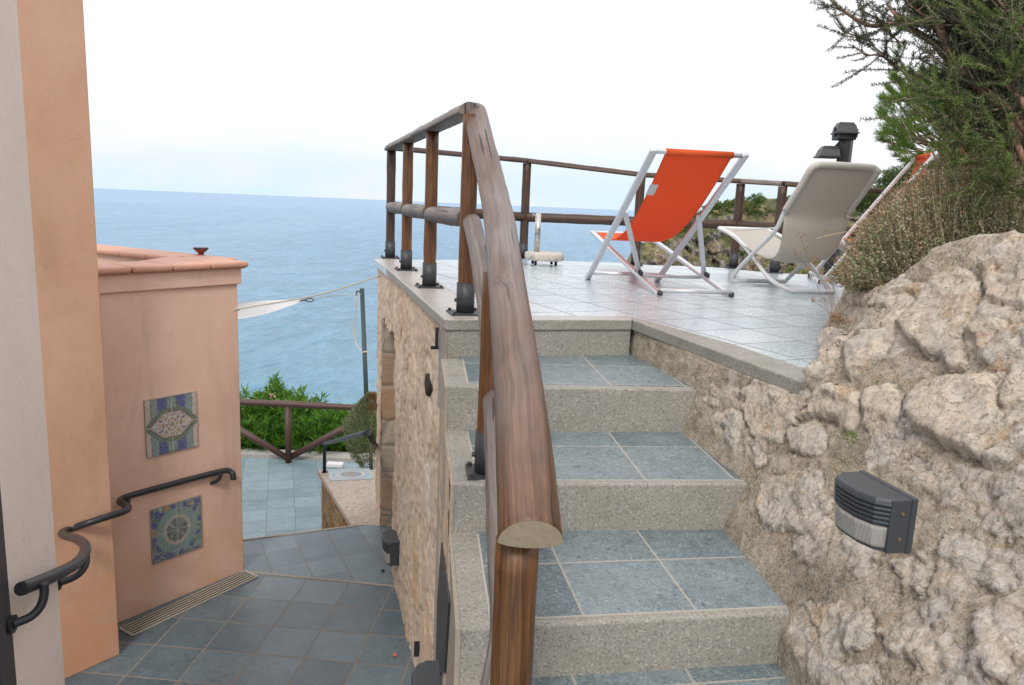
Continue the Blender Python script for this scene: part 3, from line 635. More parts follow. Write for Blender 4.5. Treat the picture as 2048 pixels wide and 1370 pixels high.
def rock_mat():
    n = NB('limestone_rock'); p = n.pos(); st_ = n.attr('stone'); sd_ = n.attr('sid'); rm = n.attr('rim')
    a = n.noise(p, 3.2, 6, .6, .6); b = n.noise(p, 16, 8, .68, 1.2); c_ = n.noise(p, 60, 6, .7, .6); g = n.noise(p, 190, 3, .6)
    t = n.ramp(n.math('ADD', n.math('MULTIPLY', a, .75), n.math('MULTIPLY', sd_, .42)), [(.30, (.50, .38, .275)), (.42, (.60, .505, .405)), (.52, (.52, .48, .435)), (.62, (.68, .55, .42)), (.72, (.52, .48, .45)), (.82, (.70, .58, .45))])
    col = n.mix(n.math('MULTIPLY', n.mr(b, .50, .62), .7), t, (.62, .56, .47))
    col = n.mix(n.math('MULTIPLY', n.mr(b, .46, .36), .5), col, (.31, .25, .19))
    col = n.mix(n.math('MULTIPLY', n.mr(n.noise(p, 7, 6, .65, 1.), .55, .66), .7), col, (.47, .27, .12))
    col = n.mix(n.math('MULTIPLY', n.mr(n.noise(p, 4.5, 6, .6, .8), .60, .72), .55), col, (.33, .33, .33))
    vn = n.noise(p, 11, 5, .6, 2.4); v1 = n.math('ABSOLUTE', n.math('SUBTRACT', vn, .5)); col = n.mix(n.math('MULTIPLY', n.mr(v1, .0, .012, 1., 0.), .6), col, (.74, .70, .62))
    v2 = n.math('ABSOLUTE', n.math('SUBTRACT', n.noise(p, 8, 6, .62, 1.4), .48)); ck = n.mr(v2, .0, .007, 1., 0.); col = n.mix(n.math('MULTIPLY', ck, .6), col, (.12, .09, .06))
    mo = n.ramp(n.noise(p, 10, 6, .65, .3), [(.3, (.32, .26, .19)), (.48, (.44, .37, .285)), (.60, (.55, .475, .385)), (.70, (.48, .44, .385))])
    mo = n.mix(n.math('MULTIPLY', n.mr(n.noise(p, 3.3, 5, .6, .5), .54, .68), .6), mo, (.26, .235, .13))
    mo = n.mix(n.math('MULTIPLY', n.mr(n.noise(p, 26, 6, .7, .8), .55, .66), .5), mo, (.46, .28, .12))
    sep_ = n.sep(n.voro(p, 210, out='Color')); mo = n.mix(n.math('MULTIPLY', n.mr(sep_[0], .72, .8), .5), mo, (.60, .55, .47)); mo = n.mix(n.math('MULTIPLY', n.mr(sep_[1], .85, .9), .5), mo, (.10, .085, .07))
    col = col
    bd = n.attr('bed'); mt1 = n.noise(p, 34, 7, .72, 1.6); mt2 = n.noise(p, 13, 7, .7, 2.2)
    bcol = n.ramp(mt2, [(.34, (.36, .25, .16)), (.44, (.52, .43, .33)), (.50, (.46, .44, .41)), (.56, (.64, .61, .57)), (.64, (.54, .45, .35)), (.72, (.56, .38, .23))])
    col = n.mix(bd, col, bcol)
    col = n.mix(n.math('MULTIPLY', n.mr(mt1, .53, .61), .5), col, (.76, .70, .61)); col = n.mix(n.math('MULTIPLY', n.mr(mt1, .46, .39), .4), col, (.28, .22, .16))
    jag = n.mr(n.math('ADD', st_, n.math('MULTIPLY', n.math('SUBTRACT', b, .5), 1.1)), .42, .58)
    col = n.mix(jag, mo, col)
    col = n.mix(n.math('MULTIPLY', n.mr(c_, .48, .34), .42), col, (.20, .155, .115))
    col = n.mix(n.math('MULTIPLY', n.mr(c_, .55, .7), .25), col, (.72, .66, .56))
    col = n.mix(n.math('MULTIPLY', n.mr(n.math('ADD', rm, n.math('MULTIPLY', n.math('SUBTRACT', b, .5), 2.2)), .75, 1.1), .6), col, (.10, .08, .06))
    h = n.math('ADD', n.math('MULTIPLY', b, 1.), n.math('ADD', n.math('MULTIPLY', c_, .55), n.math('MULTIPLY', g, .15)))
    h = n.math('SUBTRACT', n.math('ADD', h, n.math('MULTIPLY', mt1, .7)), n.math('MULTIPLY', ck, .8))
    return n.out(col, .85, spec=.22, nrm=n.bump(h, .75, .018))
m_rock = rock_mat()
rw = npmesh('rock_wall', Vt, F, m_rock, None, {'stone': stone, 'sid': sid, 'rim': rim*(1-.6*lowr), 'bed': bed*band})
tag(rw, 'rough wall of pale beige limestone boulders set in mortar beside the steps', 'rock wall')
# soil behind the rock wall rising to the right
ys2 = np.linspace(.3, 9, 60); xs2 = np.linspace(0, 1, 30)
Yg, Tg = np.meshgrid(ys2, xs2, indexing='ij')
x0_ = XW(np.clip(Yg, .5, 7), ZTOP(Yg)-.02)+.10; Xg = x0_+Tg**1.3*9
Zg = ZTOP(Yg)-.06+np.clip(Xg-x0_, 0, 9)*.42*np.clip((7.5-Yg)/3, 0.05, 1)+fbm(np.stack([Xg*1.5, Yg*1.5, Xg*0], -1), 4, 3)*.25*np.clip(Tg*6, 0, 1)
so2 = NB('dry_soil'); f_ = so2.noise(so2.pos(), 8, 6, .65); so2m = so2.out(so2.ramp(f_, [(.3, (.10, .075, .05)), (.55, (.20, .16, .11)), (.7, (.26, .22, .16))]), .95, spec=.1, nrm=so2.bump(f_, .8, .05))
tag(npmesh('bank_soil', np.stack([Xg, Yg, Zg], -1).reshape(-1, 3), gridF(60, 30)[:, ::-1], so2m), kind='structure')
# ---------------------------------------------------------------- pink building
WV = H(HW); WN = Vector((math.cos(HW), -math.sin(HW), 0))      # along the wall to the far right / out of the wall to the viewer
w0 = Z(237, 1245, ZL); w1 = Z(488, 1140, ZL)
def wp(px, py): return VP(px, py, w0, HW)
bb = thing('pink_parapet_block', 'salmon pink rendered stair block topped with terracotta coping tiles', 'building', w0)
sEnd = (w1-w0).dot(WV); zcb = wp(480, 566).z; zct = wp(490, 530).z
zc2 = zcb+.0
print('coping z', zcb, zct)
back = -WN
def wbox(m, s0, s1, d0, d1, z0, z1, mi=0):      # s along the wall from w0, d behind the face (negative = proud)
    c = w0+WV*((s0+s1)/2)+back*((d0+d1)/2); c.z = (z0+z1)/2
    return m.box(c, WV*((s1-s0)/2), back*((d1-d0)/2), UPV*((z1-z0)/2), mi)
s2 = 2.35
m = MB(); wbox(m, -1.6, sEnd, 0, .30, ZP, zcb); m.build('wall', m_pink, bb, bevel=.008)
m = MB(); wbox(m, -1.6, sEnd+.022, -.022, .0, zcb-.004, zcb+.115); wbox(m, sEnd-.001, sEnd+.022, -.021, .3, zcb-.003, zcb+.115); m.build('moulding', m_pink, bb, bevel=.006)
m = MB(); wbox(m, -1.6, sEnd-.004, .004, .296, zcb+.0, zcb+.12); m.build('parapet_core', m_pink, bb)
ztp = zcb+.165
# front terracotta tiles
def coptile(parent, s0, s1, d0, d1, z0, z1):
    m = MB(); wbox(m, s0, s1, d0, d1, z0, z1); return m.build('coping_tile', m_terra, parent, smooth=False, bevel=.020, seg=4)
k = 0
edges = [sEnd+.055-.0]
sl_ = [ -1.6, -1.3, -1.0, -.7, -.4, -.10, .185, .475, .765, sEnd+.06]
sl_ = [s for s in sl_ if s < sEnd-.12]+[sEnd+.065]
for i in range(len(sl_)-1): coptile(bb, sl_[i]+.002, sl_[i+1]-.002, -.065, .30, ztp-.045, ztp)
m = MB(); wbox(m, -1.6, sEnd+.045, -.040, .30, zcb+.112, ztp-.043); m.build('coping_bed', m_terra, bb, bevel=.008)
# back parapet: goes from far left to a tip, seen over the front one
bk0, bk1, bk2 = Z(198, 489, ztp), Z(470, 516, ztp), Z(335, 512, ztp)
bdir = (bk1-bk0).normalized(); bn = Vector((-bdir.y, bdir.x, 0))
bs = bk0-bdir*1.6; Lb = (bk1-bs).length; wB = .30
nseg = int(Lb/.31)
for i in range(nseg):
    a_, b_ = bs+bdir*(Lb*i/nseg+.002), bs+bdir*(Lb*(i+1)/nseg-.002)
    cc = (a_+b_)/2-bn*(wB/2-.02); cc.z = ztp-.023
    MB().box(cc, (b_-a_)/2, bn*(wB/2+.02), UPV*.0225).build('coping_tile', m_terra, bb, bevel=.020, seg=4)
m = MB(); cc = (bs+bk1)/2-bn*(wB/2-.02)-bdir*.03; m.box(Vector((cc.x, cc.y, (ZP+ztp-.045)/2)), bdir*(Lb/2-.06), bn*(wB/2-.03), UPV*((ztp-.046-ZP)/2)); m.build('back_wall', m_pink, bb)
# cross piece joining both parapets with a cut back inner corner
f1 = w0+WV*(sEnd+.065)+back*.30; f2 = w0+WV*(sEnd-.42)+back*.29
pj_ = [Vector((f1.x, f1.y, 0)), bk1-bn*.0, bk1-bdir*.30-bn*.28, Z(338, 512, ztp), Z(395, 523, ztp), f2]
def cl_(p):
    q = p-w0; d_ = q.dot(back); return p+back*max(0., .30-d_)
po = [(w0+WV*(sEnd+.065)+back*.298), cl_(Z(466, 525, ztp)), cl_(Z(458, 518, ztp)), cl_(Z(345, 511, ztp)), (w0+WV*(sEnd-.62)+back*.298)]
po = [cl_(p) for p in po]
MB().prism([(p.x, p.y) for p in po], ztp-.040, ztp-.002).build('coping_tile', m_terra, bb, bevel=.012, seg=3)
cen = sum((Vector((p.x, p.y, 0)) for p in po), Vector())/6
lq = [((p.x-cen.x)*.8+cen.x, (p.y-cen.y)*.8+cen.y, 0) for p in po]; lq = [cl_(Vector(p)+back*.0) for p in lq]
MB().prism([(p.x, p.y) for p in lq], ZP, ztp-.042).build('link_wall', m_pink, bb)
# bowl shaped lamp on the coping
bp = Z(402, 509, ztp); rb = .075
m = MB(); m.tube([bp+UPV*h for h in (0, .010, .016, .026, .040, .046, .050)], [.022, .022, .026, .040, .054, .057, .056], n=28, upv=(0, 1, 0))
bl = thing('bowl_lamp', 'small rust red bowl shaped lamp standing on the terracotta coping', 'lamp', bp)
m.build('bowl', plain('rust_glaze', (.28, .055, .03), .35, 0, .5, .3, 25), bl, smooth=True)
m = MB(); m.tube([bp+UPV*.046, bp+UPV*.056, bp+UPV*.058], [.060, .058, .03], n=28, upv=(0, 1, 0)); m.build('rim_plate', m_iron, bl)
# peach pillar
pe = VP(240, 1312, w0+WN*.375, HW); pe.z = ZL; ps = -2.0; zpt = 2.6
pil = thing('peach_pillar', 'tall peach orange rendered pillar rising out of the picture beside the pink block', 'pillar', pe)
dpl = Z(130, 1352, ZL)-pe; hd = math.atan2(-dpl.x, -dpl.y); PV = H(HW)
cc = pe-PV*.45-WN*.30; m = MB(); m.box(Vector((cc.x, cc.y, (ZL+zpt)/2)), PV*.45, WN*.30, UPV*((zpt-ZL)/2)); m.build('shaft', m_peach, pil, bevel=.006)
# cream wall
hz = VP(440, 947, w0+WN*.075, HW).z
print('handrail z', hz)
rail_px = [(42, 1178), (75, 1165), (110, 1150), (140, 1135), (160, 1120), (170, 1103), (168, 1088), (152, 1077), (132, 1072), (124, 1066), (140, 1058), (185, 1043), (225, 1030), (248, 1023), (257, 1016), (250, 1009), (240, 1004), (245, 997), (268, 989), (330, 972), (385, 957), (440, 943), (455, 941), (464, 945)]
zq = VP(205, 1036, w0+WN*.44, HW).z
RP = [Z(x, y, zq if i < 13 else (hz if i > 16 else zq+(hz-zq)*(i-12)/5.)) for i, (x, y) in enumerate(rail_px)]
for i_, d_ in enumerate((2.35, 2.45, 2.6, 2.76, 2.95, 3.2, 3.45, 3.8, 4.15, 4.42)): RP[i_] = DP(rail_px[i_][0], rail_px[i_][1], d_)
RP[10] = DP(140, 1058, 4.62)
ce = RP[2]
c_edge = RP[4]+0*WN          # where the rail rounds the corner
kd = (RP[2]-RP[0]).normalized(); kn = Vector((kd.y, -kd.x, 0)); kn = kn if kn.x > 0 else -kn
cp = VP(117.6, 1176, RP[1]-kn*.055, math.atan2(kd.x, kd.y)); 
cw = thing('cream_wall', 'pale cream rendered wall filling the left edge beside the dark door frame', 'wall', (cp.x, cp.y, ZL))
ce0 = Vector((cp.x, cp.y, 0)); Lc = .62
m = MB(); cc = ce0-kd*(1.1)-kn*.30; m.box(Vector((cc.x, cc.y, (ZL+zpt)/2)), kd*1.1, kn*.30, UPV*((zpt-ZL)/2)); m.build('wall', m_cream, cw, bevel=.006)
fe = VP(20, 1240, ce0, math.atan2(kd.x, kd.y)); fe.z = 0
df = thing('door_frame', 'dark brown door frame at the far left beside the cream wall', 'door frame', (fe.x, fe.y, ZL))
m = MB(); cc = fe-kd*.5-kn*.02; m.box(Vector((cc.x, cc.y, (ZL+zpt)/2)), kd*.5, kn*.026, UPV*((zpt-ZL)/2)); m.build('frame', m_frame, df, bevel=.004)
cc = fe-kd*.09+kn*.008; m = MB().box(Vector((cc.x, cc.y, (ZL+zpt)/2)), kd*.03, kn*.006, UPV*((zpt-ZL)/2)); m.build('frame_lip', m_frame, df, bevel=.004)
# handrail
hr = thing('wall_handrail', 'black tubular iron handrail snaking round the wall corners on curved brackets', 'handrail', RP[20])
def smooth(P, n=4, tens=.5):
    out = []; L = len(P)
    for i in range(L-1):
        p0, p1, p2, p3 = P[max(i-1, 0)], P[i], P[i+1], P[min(i+2, L-1)]
        for k in range(n):
            t = k/n; out.append(.5*((2*p1)+(-p0+p2)*t+(2*p0-5*p1+4*p2-p3)*t*t+(-p0+3*p1-3*p2+p3)*t**3))
    return out+[P[-1]]
rp = RP+[RP[-1]+(RP[-1]-RP[-2]).normalized()*.012-UPV*.022, RP[-1]+(RP[-1]-RP[-2]).normalized()*.018-UPV*.052]
MB().tube(smooth(rp, 4), .0215, n=16).build('rail', m_iron, hr, smooth=True)
def bracket(P, outv, dz=.085, dd=.10, along=Vector((0, 0, 0))):
    pts = [P-UPV*.005, P-UPV*.035, P-UPV*.068-outv*.02+along*.015, P-UPV*dz-outv*.05+along*.035, P-UPV*(dz+.006)-outv*dd+along*.055]
    m = MB(); m.tube(smooth(pts, 5), .0135, n=12); m.build('bracket', m_iron, hr, smooth=True)
    e = pts[-1]; MB().tube([e-outv*.004, e+outv*.004], [.030, .030], n=20).build('bracket_plate', m_iron, hr)
bracket(Z(440, 945, hz), WN, along=-WV*.9, dd=.075); bracket(Z(250, 998, hz)+WV*.02, WN, along=-WV*.4, dd=.075); 
for bp_, br_ in (([(88, 1166, 2.43), (88, 1190, 2.43), (80, 1214, 2.42), (60, 1234, 2.40), (26, 1248, 2.37)], .0135), ([(173, 1112, 3.05), (170, 1132, 3.02), (152, 1152, 2.98), (118, 1166, 2.94)], .0135)):
    q = [DP(*t_) for t_ in bp_]; MB().tube(smooth(q, 6), br_, n=12).build('bracket', m_iron, hr, smooth=True); MB().tube([q[-1]-kn*.004, q[-1]+kn*.004], [.028, .028], n=20).build('bracket_plate', m_iron, hr)
# mosaics
def mosaic(name, label, px, func, pale=False):
    P = [wp(*q) for q in px]; c_ = sum(P, Vector())/4; 
    hw = ((P[1]-P[0]).dot(WV)+(P[2]-P[3]).dot(WV))/4; hh = ((P[0].z-P[3].z)+(P[1].z-P[2].z))/4
    n_ = 64; U, V_ = np.meshgrid(np.linspace(-1, 1, n_+1), np.linspace(-1, 1, n_+1), indexing='ij')
    uu = (U[:-1, :-1]+U[1:, 1:])/2; vv = (V_[:-1, :-1]+V_[1:, 1:])/2
    t = thing(name, label, 'mosaic panel', c_)
    m = MB(); m.box(c_+WN*.006, WV*hw, WN*.006, UPV*hh); m.build('panel_base', m_mort, t)
    cols = func(U, V_)
    w_ = np.array(WV); b_ = np.array(c_+WN*.0135)
    pts = b_+U[..., None]*w_*hw*.985+V_[..., None]*np.array([0, 0, 1])*hh*.985
    npmesh('tesserae', pts.reshape(-1, 3), gridF(n_+1, n_+1)[:, ::-1] if np.cross(w_, [0, 0, 1])@np.array(WN) < 0 else gridF(n_+1, n_+1), m_mos, t, {'col': cols.reshape(-1, 3)}, smooth=False)
m_mos = colattr('mosaic_tesserae', .32, .4, voro=95, var=0, spec=.5)
TEAL, GRN, BLU, PAL, RUS, DK = (.20, .33, .32), (.09, .17, .12), (.035, .06, .30), (.60, .55, .50), (.36, .12, .06), (.05, .09, .09)
def fcol(masks, shape):
    C = np.zeros(shape+(3,)); C[:] = masks[0][1]
    for m_, c_ in masks[1:]: C[m_] = c_
    return C
def mos1(U, V):
    a = np.abs(U); hexd = np.maximum(np.abs(V)*1.55, np.abs(V)*.95+a*.78)
    r = np.hypot(U*1.1, V*1.1); ang = np.arctan2(V, U)
    L = [(None, GRN), (a > .52, TEAL), (a > .80, RUS), (a > .82, PAL), ((np.hypot(a-.52, np.abs(V)-.85) < .34) & (a < .56), BLU),
         ((a < .18) & (np.abs(V) > .62) & (np.abs(V) < .92), TEAL), (hexd < .88, GRN), (hexd < .74, DK), (hexd < .70, RUS), (hexd < .66, PAL)]
    C = fcol(L, U.shape)
    pet = (hexd < .58) & (np.cos(ang*8)*.5+.5 > .55) & (r > .12) & (r < .52) & (np.sin(r*38) > -.2); C[pet] = RUS
    C[(hexd < .60) & (np.cos(ang*8+3.1) > .86) & (r > .44)] = BLU; C[(r < .09)] = GRN
    C[(a < .015) | (np.abs(V) < .012) & (a > .8)] = (.55, .55, .5)
    return C
def mos2(U, V):
    r = np.hypot(U, V); ang = np.arctan2(V, U); L = [(None, GRN)]; C = fcol(L, U.shape)
    n_ = fbm(np.stack([U*5, V*5, U*0], -1), 3, 5)
    C[n_ > .06] = BLU; C[n_ < -.12] = TEAL; C[(n_ > .0) & (n_ < .03)] = PAL; C[(np.hypot(U+.4, V-.9) < .1) | (np.hypot(U+.95, V-.15) < .16) | (np.hypot(U-.6, V-.8) < .07)] = (.50, .25, .08)
    C[(np.sin(ang*12) > .4) & (r > .85) & (r < 1.0)] = BLU
    C[r < .84] = TEAL; C[(r < .54)] = PAL; C[(r < .50) & (r > .47)] = RUS; C[r < .43] = DK
    k = (r < .41); n2 = fbm(np.stack([U*9, V*9, U*0], -1), 2, 8); C[k & (n2 > .08)] = GRN; C[k & (n2 < -.13)] = (.16, .24, .24); C[k & (np.abs(np.abs(U)-np.abs(V)) < .03) & (r > .1)] = PAL
    C[(np.abs(U) < .014) | (np.abs(V) < .014)] = (.45, .48, .44)
    return C
mosaic('mosaic_panel', 'upper ceramic mosaic with a pale diamond medallion between white side strips', [(286.5, 802), (390, 780.5), (394.5, 888.5), (292.3, 919)], mos1)
mosaic('mosaic_panel', 'lower ceramic mosaic with a round teal ring, set under the handrail', [(298, 1020), (399, 989), (403, 1090), (304, 1131)], mos2)
# drain grate
g0, g1 = Z(240, 1259, ZL), Z(491, 1144, ZL); g2, g3 = Z(264, 1273, ZL), Z(515, 1156, ZL)
gr = thing('drain_grate', 'long beige slotted drain channel set in the floor along the pink wall', 'drain grate', g0)
gd = (g1-g0).normalized(); gn = (g2-g0)-gd*((g2-g0).dot(gd)); gw_ = gn.length; gn.normalize(); gl = (g1-g0).length
MB().box(g0+gd*gl/2+gn*gw_/2+UPV*.004, gd*gl/2, gn*gw_/2, UPV*.003).build('channel_bed', m_dark, gr)
for i in range(6):
    MB().box(g0+gd*gl/2+gn*(gw_*(i/5))+UPV*.0075, gd*gl/2, gn*.0045, UPV*.005).build('grate_bar', plain('beige_metal', (.42, .38, .31), .6) if i == 0 else bpy.data.materials['beige_metal'], gr)
for i in range(2): MB().box(g0+gd*(gl*i)+gn*gw_/2+UPV*.0078, gd*.006, gn*gw_/2, UPV*.0053).build('grate_bar', bpy.data.materials['beige_metal'], gr)
# ledge by the pink corner
lp = VP(489, 1043, w1, HW); 
MB().box(lp-WN*.02+WV*.0, WV*.03, WN*.02, UPV*.012)
# ---------------------------------------------------------------- planter with mosaic top and handrail
pl = thing('stone_planter_wall', 'low rubble wall with a cement top and a round mosaic inlay beside the doorway', 'low wall', Z(690, 1000, ZL))
t = [Z(635, 940, ZL), Z(703, 1050, ZL), Z(752, 1046, ZL), Z(752, 938, ZL)]
lft = (t[1]-t[0]).normalized()
t[2] = t[1]+Vector((1.0, .05, 0)); t[3] = t[0]+Vector((1.25, .15, 0))
MB().prism([(p.x, p.y) for p in t], ZL-.06, ZL+.004).build('cement_top', granite('cement_top', (.36, .29, .24), (.50, .42, .36), (.25, .2, .17), ro=.8, sc=.3), pl, bevel=.01)
ti = [t[0]+lft*-.03+Vector((.05, 0, 0)), t[1]+Vector((.05, 0, 0)), t[2], t[3]]
n_ = NB('rubble_side'); p_ = n_.pos(); b_ = n_.noise(p_, 7, 6, .65, .8); c_ = n_.noise(p_, 25, 5, .65)
cc_ = n_.ramp(b_, [(.3, (.07, .045, .03)), (.42, (.34, .21, .11)), (.55, (.50, .35, .20)), (.7, (.42, .30, .20))])
m_rub = n_.out(n_.mix(n_.math('MULTIPLY', n_.mr(c_, .5, .35), .5), cc_, (.10, .07, .04)), .9, spec=.2, nrm=n_.bump(n_.math('ADD', b_, c_), 1., .06))
MB().prism([(p.x, p.y) for p in ti], ZP, ZL-.06).build('rubble_body', m_rub, pl)
# round mosaic on top
mc = Z(700, 949, ZL); aL_ = Z(650, 944, ZL); 
n2_ = 40; U, V_ = np.meshgrid(np.linspace(-1, 1, n2_+1), np.linspace(-1, 1, n2_+1), indexing='ij')
def mos3(U, V):
    r = np.hypot(U, V); C = fcol([(None, (.40, .55, .62)), (r < 1.0, (.62, .62, .60)), (r < .9, (.34, .50, .62)), (r < .68, (.68, .66, .60)), (r < .52, (.30, .36, .42)), (r < .2, (.45, .30, .22))], U.shape)
    return C
iq = [np.array(Z(*q, ZL+.008)) for q in ((664, 962), (746, 957), (742, 937), (652, 939))]; b0_ = sum(iq)/4; ax_ = (iq[1]-iq[0]+iq[2]-iq[3])/4; ay_ = (iq[3]-iq[0]+iq[2]-iq[1])/4
npmesh('mosaic_inlay', (b0_+U[..., None]*ax_+V_[..., None]*ay_).reshape(-1, 3), gridF(n2_+1, n2_+1), m_mos, pl, {'col': mos3(U, V_).reshape(-1, 3)}, smooth=False)
hp = Z(649, 945, ZL)
def onv(px, py, p0): # height on the vertical through p0 seen at row py
    lo, hi = -6, 3
    for _ in range(50):
        mm_ = (lo+hi)/2
        if PR((p0.x, p0.y, mm_))[1] > py: lo = mm_
        else: hi = mm_
    return lo
z_t = onv(649, 888, hp); tp0 = Vector((hp.x, hp.y, z_t))
sh = thing('planter_handrail', 'short black iron handrail bent from the planter top to the stone wall', 'handrail', hp)
mid = VP(738, 864, fo-nL*.28, HL); we = VP(752, 891, fo-nL*.02, HL)
mid2 = VP(747, 886, fo-nL*.16, HL)
MB().tube([hp, tp0-UPV*.02, tp0+(mid-tp0).normalized()*.03], .019, n=12).tube([tp0, mid-(mid-tp0)*.06, mid], .019, n=12).tube([mid, mid2, we], .022, n=12).build('rail', m_iron, sh, smooth=True)
MB().tube([hp, hp+UPV*.012], .035, n=16).build('base_plate', m_iron, sh)
# ---------------------------------------------------------------- lower fence
fz = thing('patio_fence', 'brown log fence with crossed diagonal braces at the end of the lower patio', 'fence', Z(577, 925, ZP))
m_fen = plain('brown_fence_paint', (.075, .035, .028), .5, 0, .5, .25, 30, .3, .003)
fb = Z(577, 925, ZP); ftz = onv(577, 812, fb)
fdn = fd
def fpt(px, py): return VP(px, py, fb, math.atan2(fdn.x, fdn.y))
for k_ in (-1.9, 0, 1.9):
    MB().tube([fb+fdn*k_-UPV*.02, fb+fdn*k_+UPV*(ftz-fb.z)], .045, n=14).build('post', m_fen, fz, smooth=True)
tl, tr_ = fpt(482, 806), fpt(700, 815)
dr = (tr_-tl).normalized(); dr.z = 0
MB().tube([Vector((tl.x, tl.y, ftz+.03))-dr*2.5, Vector((tl.x, tl.y, ftz+.03)), fb+UPV*(ftz-fb.z+.03), Vector((tr_.x, tr_.y, ftz+.02)), Vector((tr_.x, tr_.y, ftz+.03))+dr*.6], [.048, .046, .05, .044, .047], n=14).build('top_rail', m_fen, fz, smooth=True)
bz = fb+UPV*.06
a1 = fpt(482, 861); a1x = bz+(a1-bz)*1.5; MB().tube([a1x, bz], [.05, .046], n=14).build('brace', m_fen, fz, smooth=True)
a2 = fpt(690, 856); a2x = bz+(a2-bz)*1.3; MB().tube([bz+Vector((0, .05, 0)), a2x], [.046, .054], n=14).build('brace', m_fen, fz, smooth=True)
for k_ in (-1.9,):
    MB().tube([fb+fdn*k_+UPV*.06, fb+fdn*(k_-1.9)+UPV*.85], .048, n=14).build('brace', m_fen, fz, smooth=True)
# white cushion like thing on the kerb: small white block
wb = Z(670, 933, ZP)
o = MB().box(wb+UPV*.03, Vector((.12, 0, 0)), Vector((0, .06, 0)), UPV*.03).build('white_block', plain('white_stone', (.75, .75, .72), .6), None, bevel=.012); tag(o, 'small white block lying on the patio behind the planter handrail', 'block')
# ---------------------------------------------------------------- pole, sail, rope
pb = DP(733, 800, 13.5); pt_ = DP(724, 577, 13.5)
pt2 = pt_+(pb-pt_)*1.6
po_ = thing('sail_pole', 'slim dark pole standing in the shrubs with a pale cord beside it', 'pole', pt2)
MB().tube([pt2, pt_], .040, n=12).build('shaft', plain('dark_green_pole', (.03, .05, .05), .5), po_, smooth=True)
MB().tube([pt_-UPV*.06, pt_-UPV*.05+rt*-.09, pt_-UPV*.12+rt*-.10], .014, n=8).build('hook', m_iron, po_, smooth=True)
cd = plain('cord', (.55, .50, .38), .8)
MB().tube(smooth([pt_+rt*-.09-UPV*.12, pt_+rt*-.12-UPV*.9, DP(727, 706, 13.46)], 6), .010, n=6).tube([DP(727, 704, 13.44), DP(736, 704, 13.44)], .016, n=6).build('cord', cd, po_, smooth=True)
# sail
sd_ = 6.2
n = NB('white_canvas'); f_ = n.noise(n.pos(), 30, 3); m_sail = n.out((.97, .97, .97), .8, spec=.2, nrm=n.bump(f_, .1, .003)); t_ = n.n('BsdfTranslucent'); n.lk((1., 1., 1.), t_.inputs[0]); x_ = n.n('MixShader'); x_.inputs[0].default_value = .8
n.t.links.new(n.b.outputs[0], x_.inputs[1]); n.t.links.new(t_.outputs[0], x_.inputs[2]); n.t.links.new(x_.outputs[0], n.o.inputs[0])
tip = DP(606, 600, sd_); s_l1 = DP(440, 604, 5.9); s_l2 = DP(440, 640, 6.5)
n1_, n2_ = 26, 12; Vs = []
for i in range(n1_+1):
    t_ = i/n1_
    for j in range(n2_+1):
        w_ = j/n2_
        top_ = DP(440+(606-440)*t_, 610+(599-610)*t_+3*math.sin(t_*math.pi)*-1, 5.9+.3*t_)
        bx = 440+(606-440)*t_; by = 641-(641-601)*t_**1.0+9*math.sin(t_*math.pi)*.9
        bo_ = DP(bx, by, 6.5-.3*t_)
        Vs.append(list(top_*(1-w_)+bo_*w_+Vector((0, 0, -.03*math.sin(w_*math.pi)*(1-t_)))))
sa = npmesh('shade_sail', Vs, gridF(n1_+1, n2_+1), m_sail)
sm_ = sa.modifiers.new('solid', 'SOLIDIFY'); sm_.thickness = .004; tag(sa, 'white canvas shade sail tip stretched out beside the pink block', 'shade sail')
rg = thing('sail_fitting', 'small metal ring and clip at the tip of the white sail', 'ring', tip)
def torus(m, c, r, tr, ax, ay, n=20, ex=1.):
    m.tube([c+ax*(math.cos(a)*r*ex)+ay*(math.sin(a)*r) for a in [2*math.pi*k/n for k in range(n+1)]], tr, n=8, caps=False)
m = MB(); torus(m, tip+rt*.055+up*.0, .014, .0045, rt, up, ex=2.2); m.build('ring', m_steel, rg, smooth=True)
MB().tube([tip-rt*.03-up*.004, tip+rt*.03], .006, n=8).build('clip', m_steel, rg, smooth=True)
wr = VP(760, 552, fo-nL*.02, HL)
rsm = [DP(478, 620, 5.6), DP(482, 617, 5.6), (DP(482, 617, 5.6)+wr)/2-UPV*.035, wr]
o = MB().tube(smooth(rsm, 10), .0055, n=8).build('rope', cd, None, smooth=True); tag(o, 'thin beige rope tied from the pink block corner across to the stone wall', 'rope')
o = MB().tube(smooth([tip+rt*.09, DP(660, 592, 7.5), pt_-UPV*.1], 6), .0035, n=6).build('sail_line', cd, None, smooth=True); tag(o, 'very thin line running from the sail tip towards the dark pole', 'line')
